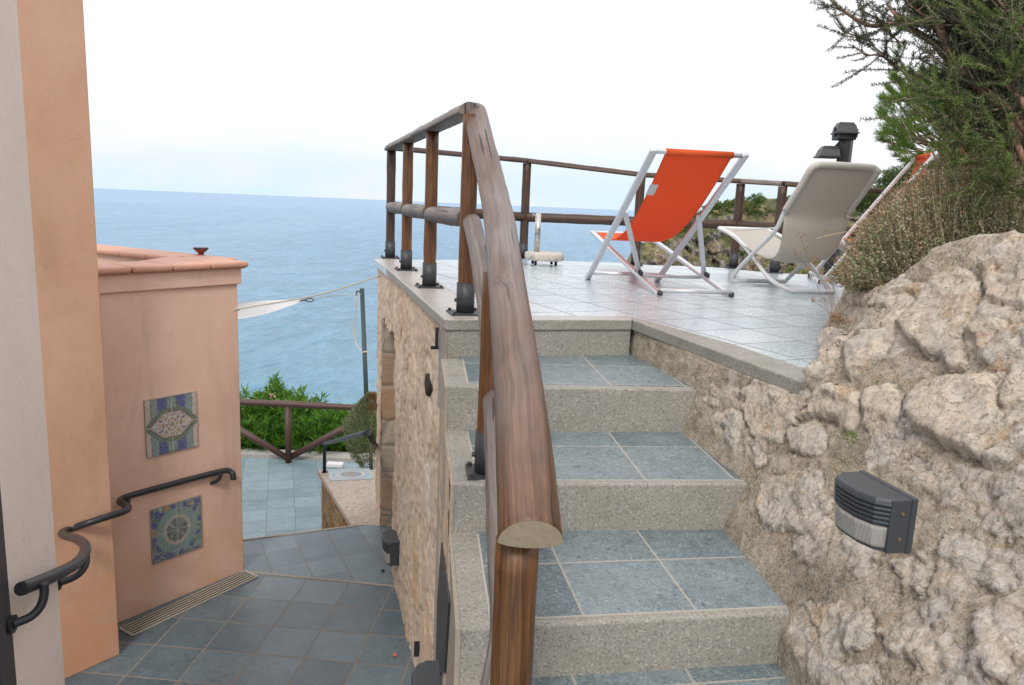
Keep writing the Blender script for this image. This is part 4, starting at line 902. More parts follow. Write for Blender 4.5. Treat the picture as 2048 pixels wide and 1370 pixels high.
# ---------------------------------------------------------------- log railings
def half(a):      # half round log profile, flat side down
    c_, s_ = math.cos(a), math.sin(a)
    return (c_, s_*.95 if s_ > 0 else s_*.16)
def logpath(P, n, seed):
    rr_ = random.Random(seed); Q = smooth(P, n); out = []; ra = []
    return Q
def logrand(L, r_, seed, amp=.05, knob=True):
    rr_ = random.Random(seed); ks = [rr_.uniform(0, L) for _ in range(max(1, int(L/9)))]
    return [r_*(1+amp*.4*math.sin(i*.7+seed)+amp*.35*math.sin(i*1.9+seed*2)+(sum(.055*math.exp(-((i-k)/.9)**2) for k in ks) if knob else 0)) for i in range(L)]
def dens(P, step):
    out = [P[0]]
    for a, b in zip(P[:-1], P[1:]):
        k = max(1, int((b-a).length/step)); out += [a+(b-a)*((i+1)/k) for i in range(k)]
    return out
def log(name, P, r_, mat, par, seed=1, prof=None, n=28, upv=None, step=.05, amp=.05, endcap=None):
    P = dens(P, step); m = MB(); ra = logrand(len(P), r_, seed, amp); m.tube(P, ra, n=n, prof=prof, upv=upv, jit=.012, twist=-math.pi/2, m=0)
    if endcap is not None:
        m.mi[-1] = 1; m.mi[-2] = 1; return m.build(name, [mat, endcap], par, smooth=True)
    return m.build(name, mat, par, smooth=True)
def rpost(par, base, top, mat, r_=.041, sl=.16, r2=.047, plate=.085, seed=1, ax=dL, ay=nL, endc=None):
    p = log('post', [base+UPV*.01, Vector((base.x, base.y, top))], r_, mat, par, seed=seed, n=20, step=.08, amp=.03, endcap=endc)
    MB().tube([base+UPV*.005, base+UPV*sl], [r2, r2], n=24).tube([base+UPV*(sl-.002), base+UPV*(sl+.0005)], [r2*1.005, r2*.9], n=24).build('sleeve', m_steel, p, smooth=True, bevel=.0)
    m = MB(); m.box(base+UPV*.004, ax*plate, ay*plate, UPV*.004)
    for i in (-1, 1):
        for j in (-1, 1): m.tube([base+ax*(plate*.8*i)+ay*(plate*.8*j)+UPV*.008, base+ax*(plate*.8*i)+ay*(plate*.8*j)+UPV*.020], .009, n=8)
    b1 = base-ay*(r2+.008)+UPV*.07; m.tube([b1+ay*.012, b1-ay*.002], .009, n=8)
    m.build('base_plate', m_steel, p)
    return p
pb_ = [Z(778, 515), Z(813, 540), Z(855, 575), Z(930, 627)]
q0 = pb_[3]; pts = [q0, q0+dL*1.165, q0+dL*2.33, q0+dL*3.50]
RZ, MZ = 1.0, .475
ra_ = thing('side_railing', 'log railing along the left edge of the terrace with four brown posts in steel sleeves', 'railing', pts[0])
for i, p in enumerate(pts): rpost(ra_, p, RZ-.01, m_post if i < 3 else m_postd, seed=i+3)
log('top_rail', [pts[0]+dL*.03+UPV*(RZ), pts[3]+dL*.10+UPV*(RZ)], .058, m_logg, ra_, seed=4, prof=half)
for i in range(3):
    a_, b_ = pts[i]+dL*.03, pts[i+1]-dL*.03; log('middle_rail', [a_+UPV*(MZ+.01), b_+UPV*MZ], .049, m_logg, ra_, seed=9+i, n=24)
# stairs rail
sr = thing('stair_railing', 'thick weathered log handrail running down the stone steps towards the viewer', 'railing', Z(972, 945, ZS[2]))
MP = [DP(950, 226, 3.885), DP(963, 283, 3.66), DP(982, 362, 3.34), DP(999, 445, 2.98), DP(1011, 545, 2.55), DP(1024, 656, 2.17), DP(1037, 775, 1.88), DP(1047, 885, 1.66), DP(1061, 1086, 1.405)]
MPs = smooth(MP, 8)
def half2(a):
    c_, s_ = math.cos(a), math.sin(a); return (c_, s_*.92 if s_ > 0 else -(abs(s_)**1.6)*.22)
Q = dens(MPs, .05); m = MB(); rad_ = logrand(len(Q), .0605, 5, .015, False)
for i in range(len(rad_)):
    yk = Q[i].y
    for y_ in (3.62, 3.30, 3.0): rad_[i] *= 1+.03*math.exp(-((yk-y_)/.035)**2)
m.tube(Q, rad_, n=40, prof=half2, jit=.008, upv=(0, 0, 1), twist=-math.pi/2); m.mi[-1] = 1; m.mi[-2] = 1
m.build('handrail_log', [m_log, m_endg], sr, smooth=True)
# near post, intermediate post
npd = 1.50; nb_ = DP(1034, 1105, npd); gz = -.90
rp_ = log('post', [Vector((nb_.x, nb_.y, gz)), Vector((nb_.x, nb_.y, nb_.z+.03))], .0425, m_post, sr, seed=11, n=28, step=.06, amp=.02)
MB().tube([Vector((nb_.x, nb_.y, gz)), Vector((nb_.x, nb_.y, gz+.16))], .049, n=24).build('sleeve', m_steel, rp_, smooth=True)
ib = Z(974, 946, ZS[2]); iz = float(np.interp(-ib.y, [-p.y for p in MP], [p.z for p in MP]))-.03
rpost(sr, ib, iz, m_post, seed=14, ax=Fh, ay=Rh, plate=.075)
# second rail below
lowm = [p-UPV*(.505-.0*i) for i, p in enumerate(MP)]
lm = [DP(944, 445, 3.84)]+[Vector((p.x-.012, p.y, p.z-.47)) for p in MP[2:]]
lm[-1] = Vector((nb_.x-.05, nb_.y-.0, nb_.z-.47)); lm[1] = Vector((lm[1].x-.01, lm[1].y, .27))
log('lower_rail', smooth(lm, 6), .046, m_logg, sr, seed=21, n=26, step=.05)
# far railing
fr = thing('sea_railing', 'dark log railing along the far seaward edge of the terrace', 'railing', pts[3])
fbp = [pts[3]] + [Z(1046, 519), Z(1270, 530), Z(1466, 536), Z(1548, 545)]
fbp[1].y += .12
tops = [Vector((pts[3].x, pts[3].y, RZ))]; mids = [Vector((pts[3].x, pts[3].y, MZ))]
for p, ty, my in zip(fbp[1:], (325, 353, 366, 371), (434, 443, 449, 455)):
    tops.append(Vector((p.x, p.y, onv(0, ty, p)))); mids.append(Vector((p.x, p.y, onv(0, my, p))))
ext = fbp[4]+(Vector((1.15, .15, 0))); 
eR = Z(1672, 549)+Vector((.05, .1, 0)); far5 = Vector((fbp[4].x+1.35, fbp[4].y+.05, 0)); fbp.append(far5)
tops.append(Vector((far5.x, far5.y, onv(0, 392, far5)))); mids.append(Vector((far5.x, far5.y, onv(0, 470, far5))))
for i in range(1, 6): rpost(fr, fbp[i], tops[i].z-.01, m_postd, seed=30+i, ax=r0, ay=Vector((0, 1, 0)), plate=.07, r_=.043)
for i in range(5):
    log('top_rail', [tops[i], tops[i+1]], .045, m_logg if i == 3 else m_postd, fr, seed=40+i, prof=half, n=20)
    log('middle_rail', [mids[i], mids[i+1]], .047, m_postd, fr, seed=50+i, n=18)
# ---------------------------------------------------------------- deck chairs
def fabric(name, c, tr=.25, weave=420):
    n = NB(name); p = n.pos(); u_ = n.uv(); w_ = n.noise(n.map(u_, (1, 1, 1)), weave, 2, .5); b = n.noise(p, 6, 4, .5)
    col = n.mix(n.math('MULTIPLY', n.mr(w_, .3, .7), .35), c, [q*.7 for q in c]); col = n.mix(n.math('MULTIPLY', b, .25), col, [q*.75 for q in c])
    m = n.out(col, .75, spec=.25, nrm=n.bump(w_, .25, .001)); t = n.n('BsdfTranslucent'); n.lk(c, t.inputs[0]); x = n.n('MixShader'); x.inputs[0].default_value = tr
    n.t.links.new(n.b.outputs[0], x.inputs[1]); n.t.links.new(t.outputs[0], x.inputs[2]); n.t.links.new(x.outputs[0], n.o.inputs[0]); return m
m_or = fabric('orange_canvas', (.93, .17, .05), .38); m_be = fabric('beige_canvas', (.66, .62, .56), .34); m_wp = plain('white_plastic', (.62, .62, .61), .45, 0, .4, .15, 40)
m_whf = plain('white_tube', (.66, .67, .68), .40, 0, .5, .12, 50)
def sheet(L, Rr, name, mat, par, n=40, nw=14, th=.0025, edge=0., sagw=.0):
    """L, Rr: matching lists of left/right points along the sling"""
    L = smooth(L, 8); Rr = smooth(Rr, 8); k = len(L); V = []; 
    for i in range(k):
        for j in range(nw+1):
            w_ = j/nw; V.append(list(L[i]*(1-w_)+Rr[i]*w_+Vector((0, 0, -sagw*4*w_*(1-w_)*math.sin(math.pi*i/(k-1))))))
    o = npmesh(name, V, gridF(k, nw+1), mat, par)
    uvl = o.data.uv_layers.new(name='UVMap'); vi = np.zeros(len(o.data.loops), np.int32); o.data.loops.foreach_get('vertex_index', vi)
    uvl.data.foreach_set('uv', np.stack([(vi % (nw+1))/nw*.45, (vi//(nw+1))/k*1.1], -1).ravel().astype(np.float32))
    sm = o.modifiers.new('solid', 'SOLIDIFY'); sm.thickness = th; return o
def bar(m, a, b, w_, h_, upv=UPV):
    d_ = (b-a).normalized(); s_ = d_.cross(Vector(upv)).normalized(); u_ = s_.cross(d_).normalized(); m.box((a+b)/2, d_*((b-a).length/2), s_*w_/2, u_*h_/2); return m
def deck_chair(name, label, FA, FB, FC, FD, tl_px, seatl_px, propT, propB, fab, hidden=False):
    """FA/FB: ground ends of back frame (left, right), FC/FD: ground ends of seat frame"""
    t = thing(name, label, 'deck chair', (FA+FD)/2)
    wv = ((FB-FA)+(FD-FC)); wv.z = 0; wid = ((FB-FA).length+(FD-FC).length)/2; wv.normalize()
    dv = ((FA-FC)+(FB-FD)); dv.z = 0; dv = (dv-wv*dv.dot(wv)).normalized()       # towards the front of the chair (away from backrest top)
    cA = (FA+FB)/2; cC = (FC+FD)/2; A0, B0 = cA-wv*wid/2, cA+wv*wid/2; C0, D0 = cC-wv*wid/2, cC+wv*wid/2
    hA = math.atan2(dv.x, dv.y)
    TL = VP(tl_px[0], tl_px[1], A0, hA); TR = TL+wv*wid
    SL = VP(seatl_px[0], seatl_px[1], C0+wv*.03, hA); SRr = SL+wv*(wid-.06)
    S_ = .026
    fr_ = MB(); bar(fr_, A0, TL, .030, .042, wv); o1 = fr_.build('back_side_rail', m_alu, t, bevel=.008, seg=3)
    fr_ = MB(); bar(fr_, B0, TR, .030, .042, wv); fr_.build('back_side_rail', m_alu, t, bevel=.008, seg=3)
    iL, iR = C0+wv*.03, D0-wv*.03
    for a_, b_ in ((iL, SL), (iR, SRr)): bar(MB(), a_, b_, .028, .040, wv).build('seat_side_rail', m_alu, t, bevel=.008, seg=3)
    MB().tube([A0+UPV*.05, B0+UPV*.05], .014, n=12).build('cross_bar', m_alu, t, smooth=True)
    MB().tube([iL+UPV*.03, iR+UPV*.03], .016, n=12).build('cross_bar', m_alu, t, smooth=True)
    MB().tube([SL, SRr], .013, n=12).build('seat_bar', m_alu, t, smooth=True)
    ttl = TL+(A0-TL).normalized()*.02; ttr = TR+(A0-TL).normalized()*.02
    MB().tube([ttl, ttr], .015, n=14).build('top_bar', m_alu, t, smooth=True)
    for p in (A0, B0, C0+wv*.03, D0-wv*.03): MB().tube([p-UPV*.0, p+UPV*.03], [.020, .017], n=12).build('foot_cap', m_steel, t, smooth=True)
    pT = VP(propT[0], propT[1], A0+wv*.025, hA); pB = VP(propB[0], propB[1], C0+wv*.05, hA)
    fT = (pT-A0).dot((TL-A0).normalized())
    for sgn, off in ((1, 0), (-1, 1)):
        T_ = pT if off == 0 else pT+wv*(wid-.05); B_ = pB if off == 0 else pB+wv*(wid-.07)
        bar(MB(), T_, B_, .022, .036, wv).build('prop_bar', m_alu, t, bevel=.007, seg=3)
    MB().tube([pB, pB+wv*(wid-.10)], .014, n=12).build('cross_bar', m_alu, t, smooth=True)
    sd2 = (iL-SL).normalized(); up2 = wv.cross(sd2).normalized(); up2 = up2 if up2.z > 0 else -up2
    for p0_ in (0, 1):
        m = MB(); base_ = iL+(pB-iL).dot(sd2)*sd2 if p0_ == 0 else iR+(pB-iL).dot(sd2)*sd2
        for q in range(4):
            c_ = base_+sd2*(-.02+.035*q)+up2*.022; m.box(c_, sd2*.006, wv*.012, up2*.022)
        m.box(base_+sd2*.03+up2*.008, sd2*.075, wv*.010, up2*.006); m.build('notch_rack', m_steel, t, bevel=.002)
    for a_ in (SL+(iL-SL)*.0, ): pass
    # sling: from seat bar, sagging, up to the top bar
    inn = .075
    def sl_pts(side):
        o_ = wv*inn if side == 0 else wv*(wid-inn)
        s0 = SL-wv*.03+o_; e0 = ttl+o_; q = []
        for tt in (0, .12, .27, .42, .56, .70, .85, 1.):
            p = s0*(1-tt)+e0*tt; sag = SAG*(math.sin(math.pi*tt**.80))**1.0
            q.append(p-UPV*sag*.75+dv*(-sag*.55))
        return q
    sheet(sl_pts(0), sl_pts(1), 'sling', fab, t)
    r1 = ttl+wv*inn; r2_ = ttl+wv*(wid-inn); MB().tube([r1, r2_], .020, n=16).build('sling_hem', fab, t, smooth=True)
    sq = smooth(sl_pts(0), 8); pl_ = sq[int(len(sq)*.78)]; pl2 = sq[int(len(sq)*.83)]
    nrm_ = wv.cross(pl2-pl_).normalized(); nrm_ = nrm_ if nrm_.dot(CAMP-pl_) > 0 else -nrm_
    m = MB(); m.box((pl_+pl2)/2+wv*.02+nrm_*.004, wv*.028, (pl2-pl_)*.55, nrm_*.0012); m.build('fabric_label', m_wp, t)
    return t, dict(A0=A0, wv=wv, dv=dv, wid=wid)
SAG = .27
chair, ci = deck_chair('deck_chair', 'orange deck chair with aluminium frame seen from behind on the terrace', Z(1171, 557), Z(1318, 563), Z(1318, 591), Z(1463, 592), (1309, 298), (1184, 464), (1250, 424), (1280, 551), m_or)
print('chair', ci)
# third chair behind the dry shrub, facing further left
A3 = Z(1640, 567); wv3 = Vector((.93, .36, 0)).normalized(); dv3 = Vector((-.36, .93, 0)).normalized()
A3b = Z(1655, 566)
hd3 = R(-78); dv3 = H(hd3); wv3 = Vector((-dv3.y, dv3.x, 0)); wv3 = wv3 if wv3.y > 0 else -wv3
FBs = A3+wv3*.56; FCs = A3-dv3*.62; FDs = FCs+wv3*.56
t3, c3 = deck_chair('deck_chair', 'orange deck chair mostly hidden behind the dry shrub, its white frame end sticking up', A3, FBs, FCs, FDs, (1874, 304), (1672, 474), (1760, 437), (1790, 545), m_or)
for k_, o_ in (('group', 'orange deck chairs on the terrace'),): chair[k_] = o_; t3[k_] = o_
# beige tubular chair
bc = thing('sling_chair', 'beige canvas folding chair with white tubular crossed legs and arm cords', 'folding chair', Z(1560, 585))
G1L, G1R, G2L, G2R = Z(1465, 566), Z(1572, 567), Z(1563, 586), Z(1690, 589)
wv = ((G1R-G1L)+(G2R-G2L)); wv.z = 0; wv.normalize(); wid = .52
dv = (G1L-G2L); dv.z = 0; dv = (dv-wv*dv.dot(wv)).normalized(); hA = math.atan2(dv.x, dv.y)
cg1 = G1L; cg2 = G2L
def sp_(px, py, off=0.): return VP(px, py, G1L+wv*off, hA)
L1 = [sp_(1465, 560)+UPV*.0, sp_(1505, 508), sp_(1550, 462), sp_(1571, 420), sp_(1602, 372), sp_(1622, 338)]
tu = .0165
shift = wv*wid
p1 = smooth(L1, 6); cr1 = .05
def mirror(P): return [p+shift for p in P]
lowL = G1L+UPV*.02
path = [p for p in p1[::-1]]+[lowL+wv*.03, lowL+wv*(wid-.03)]+[p+shift for p in p1]
top_c = p1[-1]
rear = smooth([p for p in [L1[5], L1[4], L1[3], L1[2], L1[1], L1[0]+UPV*.035]]+[lowL+wv*.035], 6)+[lowL+wv*(wid-.035)]
rear += smooth([lowL+wv*(wid-.035)]+[p+shift for p in [L1[0]+UPV*.035, L1[1], L1[2], L1[3], L1[4], L1[5]]], 6)[1:]
MB().tube(rear, tu, n=12).build('back_frame', m_whf, bc, smooth=True)
tbar = smooth([L1[5], L1[5]+UPV*.022+wv*.035, L1[5]+UPV*.034+wv*.11, L1[5]+UPV*.034+wv*(wid-.07), L1[5]+UPV*.022+wv*(wid-.02), L1[5]+shift], 6)
MB().tube(tbar, tu, n=12).build('top_bar', m_whf, bc, smooth=True)
ins = wv*.03
L2 = [VP(1438, 456, G2L+ins, hA), VP(1470, 474, G2L+ins, hA), VP(1502, 508, G2L+ins, hA), VP(1540, 558, G2L+ins, hA)]
g2 = Vector((G2L.x, G2L.y, .015))+ins; w2 = wid-.06
fr2 = smooth([L2[0], L2[1], L2[2], L2[3], g2+wv*.05], 6)+[g2+wv*(w2-.05)]+smooth([g2+wv*(w2-.05)]+[p+wv*w2 for p in L2[::-1]], 6)[1:]
MB().tube(fr2, tu, n=12).tube([L2[0], L2[0]+wv*w2], tu, n=12).build('seat_frame', m_whf, bc, smooth=True)
for o_ in (0, 1):
    pv = VP(1502, 508, G2L+ins*.5, hA)+wv*((w2+.03)*o_); MB().tube([pv-wv*.02, pv+wv*.02], .009, n=10).build('pivot_bolt', m_alu, bc)
    aL_ = VP(1470, 461, G1L+ins, hA)+wv*(w2*o_); bL = VP(1548, 456, G1L, hA)+wv*(wid*o_); MB().tube([aL_, bL], .005, n=8).build('arm_cord', m_wp, bc, smooth=True)
sa_ = wv*.015
sling = [L2[0]+UPV*.01, L2[0]*.72+VP(1540, 500, G1L+ins, hA)*.28-UPV*.03, VP(1528, 502, G1L+ins, hA)-UPV*.045, VP(1556, 494, G1L+ins, hA)-UPV*.045, VP(1566, 455, G1L, hA)-UPV*.005, L1[3]+UPV*.002, L1[4], L1[5]+UPV*.012]
sheet(sling, [p+wv*(w2 if i < 4 else wid) for i, p in enumerate(sling)], 'sling', m_be, bc, sagw=.035)
hem = smooth([L1[3], L1[4], L1[5], L1[5]+UPV*.022+wv*.035, L1[5]+UPV*.034+wv*.11, L1[5]+UPV*.034+wv*(wid-.07), L1[5]+UPV*.022+wv*(wid-.02), L1[5]+shift, L1[4]+shift, L1[3]+shift], 6)
MB().tube(hem, [.024]*len(hem), n=14).build('sling_hem', plain('beige_hem', (.60, .575, .53), .8, 0, .2, .1, 60), bc, smooth=True)
# ---------------------------------------------------------------- parasol base
ub = Z(1088, 530)
u = thing('parasol_base', 'round concrete parasol base with a steel tube on black castors', 'parasol base', ub)
k1 = 1/ (FPX/6.9)
MB().tube([ub+UPV*.045, ub+UPV*.05, ub+UPV*.06, ub+UPV*.105, ub+UPV*.118, ub+UPV*.122], [.165, .178, .186, .186, .178, .150], n=40, upv=(0, 1, 0)).build('weight', granite('gravel_concrete', (.36, .33, .29), (.62, .58, .52), (.15, .14, .12), ro=.85, sc=.35), u, smooth=True)
tc_ = DP(1074, 500, (ub-CAMP).dot(fw)); tb_ = ub+Vector((-.075, .0, 0))
ubt = onv(0, 426, tb_)
MB().tube([tb_+UPV*.115, Vector((tb_.x, tb_.y, ubt))], .0265, n=24).build('steel_tube', m_chrome, u, smooth=True)
MB().tube([Vector((tb_.x-.03, tb_.y-.02, ubt-.02)), Vector((tb_.x-.055, tb_.y-.03, ubt-.015))], .006, n=8).build('set_screw', m_chrome, u)
for a_ in (-130, -35, 55, 145):
    c_ = ub+Vector((math.cos(R(a_))*.13, math.sin(R(a_))*.13, .026)); m = MB(); m.tube([c_-r0*.012, c_+r0*.012], .025, n=18); m.tube([c_+UPV*.0, c_+UPV*.035], .012, n=8); m.build('castor', m_dark, u, smooth=False)
# ---------------------------------------------------------------- flood light post
fp = Z(1657, 548)
fp = Vector((fp.x, fp.y, 0)); topz = onv(0, 300, fp)
lp_ = thing('floodlight_post', 'square dark post carrying two black floodlights behind the beige chair', 'lamp post', fp)
top_ = VP(1690, 300, fp, R(90)); base_ = Vector((fp.x+.0, fp.y, 0))
base_ = Vector((top_.x, top_.y, 0)); tz_ = VP(1690, 272, fp, R(90)).z
ux = Vector((.80, -.60, 0)); uy = Vector((.60, .80, 0))
MB().box(base_+UPV*(tz_/2), ux*.055, uy*.055, UPV*(tz_/2)).build('post', m_iron, lp_, bevel=.005)
def flood(c, ax_, ay_, az_, w_, d_, h_, lens=True):
    m = MB(); f_ = [(-1, -1, -1), (1, -1, -1), (1, 1, -1), (-1, 1, -1), (-.86, -.8, .3), (.86, -.8, .3), (.86, .8, .3), (-.86, .8, .3), (-.66, -.55, 1), (.66, -.55, 1), (.66, .55, 1), (-.66, .55, 1)]
    P = [c+ax_*(w_*a)+ay_*(d_*b)+az_*(h_*e) for a, b, e in f_]
    m.add(P, [(0, 3, 2, 1), (0, 1, 5, 4), (1, 2, 6, 5), (2, 3, 7, 6), (3, 0, 4, 7), (4, 5, 9, 8), (5, 6, 10, 9), (6, 7, 11, 10), (7, 4, 8, 11), (8, 9, 10, 11)])
    h = m.build('floodlight', m_iron, lp_, bevel=.004)
    MB().box(c-az_*(h_*1.06), ax_*(w_*1.08), ay_*(d_*1.08), az_*.008).build('lamp_rim', m_iron, h, bevel=.002)
    return h
c1_ = VP(1690, 258, base_, R(90)); hh1 = flood(c1_+UPV*.01, Vector((1, -.1, 0)), Vector((.1, 1, 0)), Vector((0, .15, 1)).normalized(), .095, .10, .05)
MB().box(c1_-UPV*.07, r0*.088, Vector((0, .085, 0)), UPV*.035).build('lamp_body', m_iron, hh1, bevel=.01)
MB().tube([c1_-UPV*.03-r0*.10, c1_-UPV*.03+r0*.125], .014, n=10).box(c1_+r0*.115-UPV*.035, r0*.006, Vector((0, .02, 0)), UPV*.04).box(c1_-r0*.10-UPV*.035, r0*.006, Vector((0, .02, 0)), UPV*.04).build('bracket', m_iron, hh1)
MB().tube([c1_-UPV*.12-r0*.03, c1_-UPV*.175-r0*.075], .014, n=10).build('clamp_handle', m_iron, hh1)
c2_ = VP(1657, 303, base_, R(90)); hh2 = flood(c2_-Vector((.0, 0, 0)), Vector((1, -.1, 0)), Vector((.1, 1, 0)), Vector((.12, 0, 1)).normalized(), .095, .10, .05)
MB().tube([c2_+r0*.0, base_+UPV*c2_.z], .018, n=10).build('bracket', m_iron, hh2)
# ---------------------------------------------------------------- bulkhead lamps
m_glass = NB('prismatic_glass'); w_ = m_glass.n('TexWave'); m_glass.lk(m_glass.objc(), w_.inputs[0]); w_.inputs['Scale'].default_value = 60
m_glass = m_glass.out((.36, .34, .31), .25, spec=.6, nrm=m_glass.bump(w_.outputs[1], .4, .002))
m_lampb = plain('grey_black_plastic', (.045, .052, .060), .42, 0, .5, .2, 120, .2, .0008)
def bulkhead(label, P, along, outv, w_=.215, h_=.145, d_=.105, tilt=0.):
    """wedge shaped wall light: flat top tapering towards the wall plane ends, ribs, glass below"""
    along = along.normalized(); outv = outv.normalized(); t = thing('wall_lamp', label, 'wall light', P, 'black ribbed bulkhead wall lights')
    def plan(s, k=1.): # outline of the front, x along, y out
        pts = [(-.5, .0), (-.5, .52), (-.44, .80), (-.34, .93), (-.15, 1.), (.15, 1.), (.38, .84), (.5, .52), (.5, 0)]
        return [P+along*(a*w_*s)+outv*(b*d_*k) for a, b in pts]
    def lay(m, z0, z1, s0, s1, k0, k1):
        a_, b_ = plan(s0, k0), plan(s1, k1); n_ = len(a_); pts = [p+UPV*z0 for p in a_]+[p+UPV*z1 for p in b_]
        F = [tuple(range(n_)), tuple(range(2*n_-1, n_-1, -1))]+[(i, n_+i, n_+(i+1) % n_, (i+1) % n_) for i in range(n_)]
        m.add(pts, F)
    m = MB(); lay(m, h_*.40, h_*.50, 1., .96, 1., .93); m.build('top_cover', m_lampb, t, bevel=.004, seg=3)
    for k in range(5):
        m = MB(); z_ = h_*(.385-.085*k); lay(m, z_-.0042, z_+.0042, 1.-.004*k, 1.-.004*k, 1.0-.012*k, 1.0-.012*k); m.build('rib', m_lampb, t, bevel=.003)
    m = MB(); lay(m, -h_*.02, h_*.40, .94, .95, .90, .93); m.build('rib_core', m_lampb, t)
    m = MB(); lay(m, -h_*.47, -h_*.02, .91, .93, .86, .95); m.build('glass', m_glass, t, bevel=.01, seg=3)
    m = MB(); lay(m, -h_*.50, -h_*.455, .96, .96, .80, .84); m.build('bottom_rim', m_lampb, t, bevel=.003)
    for sg in (-1, 1):
        m = MB(); c_ = P+along*(sg*w_*.485)+outv*d_*.27; m.box(c_, along*w_*.022, outv*d_*.27, UPV*h_*.50); e = m.build('end_cap', m_lampb, t, bevel=.004)
        for zz in (.25, -.22):
            q = c_+along*(sg*w_*.024)+UPV*h_*zz-outv*d_*.02; MB().tube([q-along*sg*.001, q+along*sg*.003], .0038, n=10).build('screw', m_brass, e)
    m = MB(); m.box(P-outv*.006, along*w_*.52, outv*.008, UPV*h_*.52); m.build('back_plate', m_lampb, t, bevel=.004)
    return t
m_brass = plain('brass_screw', (.35, .25, .12), .4, .7)
hl = R(-13); al = -H(hl); ol = Vector((-math.cos(hl), math.sin(hl), 0))
lc = DP(1741, 1022, 1.80)
bulkhead('large grey black ribbed wall light on the rough rock wall by the steps', lc-ol*.030, al, ol, .182, .128, .095)
b1 = VP(797, 1094, fo, HL); bulkhead('black wall light on the stone wall beside the doorway', b1-nL*.015, -dL, -nL, .23, .19, .115)
b2 = VP(886, 1392, fs, HF); bulkhead('black wall light low at the foot of the stone wall below the slate strip', b2-Rh*.01, -Fh, -Rh, .22, .17, .115)
# ---------------------------------------------------------------- sea
n = NB('sea'); p = n.pos(); dist = n.vm('LENGTH', p)
p2 = n.map(p, (1, .45, 1), (0, 0, R(18)))
w1_ = n.noise(p2, .11, 5, .6, .4); w2_ = n.noise(p2, .035, 5, .62, .5); w3_ = n.noise(p2, .008, 4, .6, .3); pt3 = n.noise(n.map(p, (1, .25, 1)), .0012, 5, .6, .3)
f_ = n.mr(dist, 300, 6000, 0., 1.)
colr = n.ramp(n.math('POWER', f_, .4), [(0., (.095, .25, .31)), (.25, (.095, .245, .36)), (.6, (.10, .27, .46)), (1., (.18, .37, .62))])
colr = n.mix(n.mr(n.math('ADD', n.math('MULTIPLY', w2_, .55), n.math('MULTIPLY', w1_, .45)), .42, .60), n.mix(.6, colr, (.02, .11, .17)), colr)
colr = n.mix(n.math('MULTIPLY', n.mr(pt3, .45, .65), .35), colr, (.20, .36, .48))
h_ = n.math('ADD', n.math('MULTIPLY', w2_, 2.2), n.math('ADD', n.math('MULTIPLY', w1_, 1.0), n.math('MULTIPLY', w3_, 2.)))
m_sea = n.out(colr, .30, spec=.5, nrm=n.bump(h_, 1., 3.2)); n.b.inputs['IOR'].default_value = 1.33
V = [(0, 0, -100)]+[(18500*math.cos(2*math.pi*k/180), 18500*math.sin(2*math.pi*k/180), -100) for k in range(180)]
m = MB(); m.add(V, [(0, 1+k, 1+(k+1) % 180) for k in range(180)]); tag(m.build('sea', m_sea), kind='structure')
# ---------------------------------------------------------------- leaf helpers
def blades(name, base, dr, ln, wd, col, mat, parent=None, droop=.0, seed=0):
    rg_ = np.random.RandomState(seed+11); base = np.asarray(base, float); N = len(base); dr = np.asarray(dr, float); dr = dr/np.maximum(np.linalg.norm(dr, axis=1), 1e-9)[:, None]
    rv = rg_.randn(N, 3); sd = np.cross(dr, rv); sd /= np.maximum(np.linalg.norm(sd, axis=1), 1e-9)[:, None]
    ln = np.broadcast_to(ln, (N,))[:, None]; wd = np.broadcast_to(wd, (N,))[:, None]
    mid = base+dr*ln*.5; tip = base+dr*ln+np.array([0, 0, -1])*ln*droop
    V = np.stack([base, mid-sd*wd/2, tip, mid+sd*wd/2], 1).reshape(-1, 3); F = np.arange(4*N).reshape(-1, 4)
    return npmesh(name, V, F, mat, parent, {'col': np.repeat(np.asarray(col, float), 4, 0)}, smooth=False)
def cols(N, stops, rg_, w=None, jit=.15):
    s = np.array(stops, float); i = rg_.choice(len(s), N, p=w); return np.clip(s[i]*(1+rg_.randn(N, 1)*jit), .003, .95)
def unit(v): return v/np.maximum(np.linalg.norm(v, axis=-1, keepdims=True), 1e-9)
m_leaf = leafmat('leaf', .5, .30); m_need = leafmat('needle', .6, .12); m_dry = leafmat('dry_leaf', .8, .1)
def barkmat(name, a, b): 
    n = NB(name); f = n.noise(n.map(n.pos(), (1, 1, .5)), 38, 6, .7, .6); return n.out(n.ramp(f, [(.32, [q*.4 for q in a]), (.48, a), (.66, b)]), .85, spec=.2, nrm=n.bump(f, .9, .006))
m_bark = barkmat('red_bark', (.20, .115, .08), (.36, .23, .175)); m_bark2 = barkmat('grey_bark', (.20, .15, .11), (.36, .30, .24)); m_stem = barkmat('green_stem', (.12, .11, .05), (.22, .20, .10))
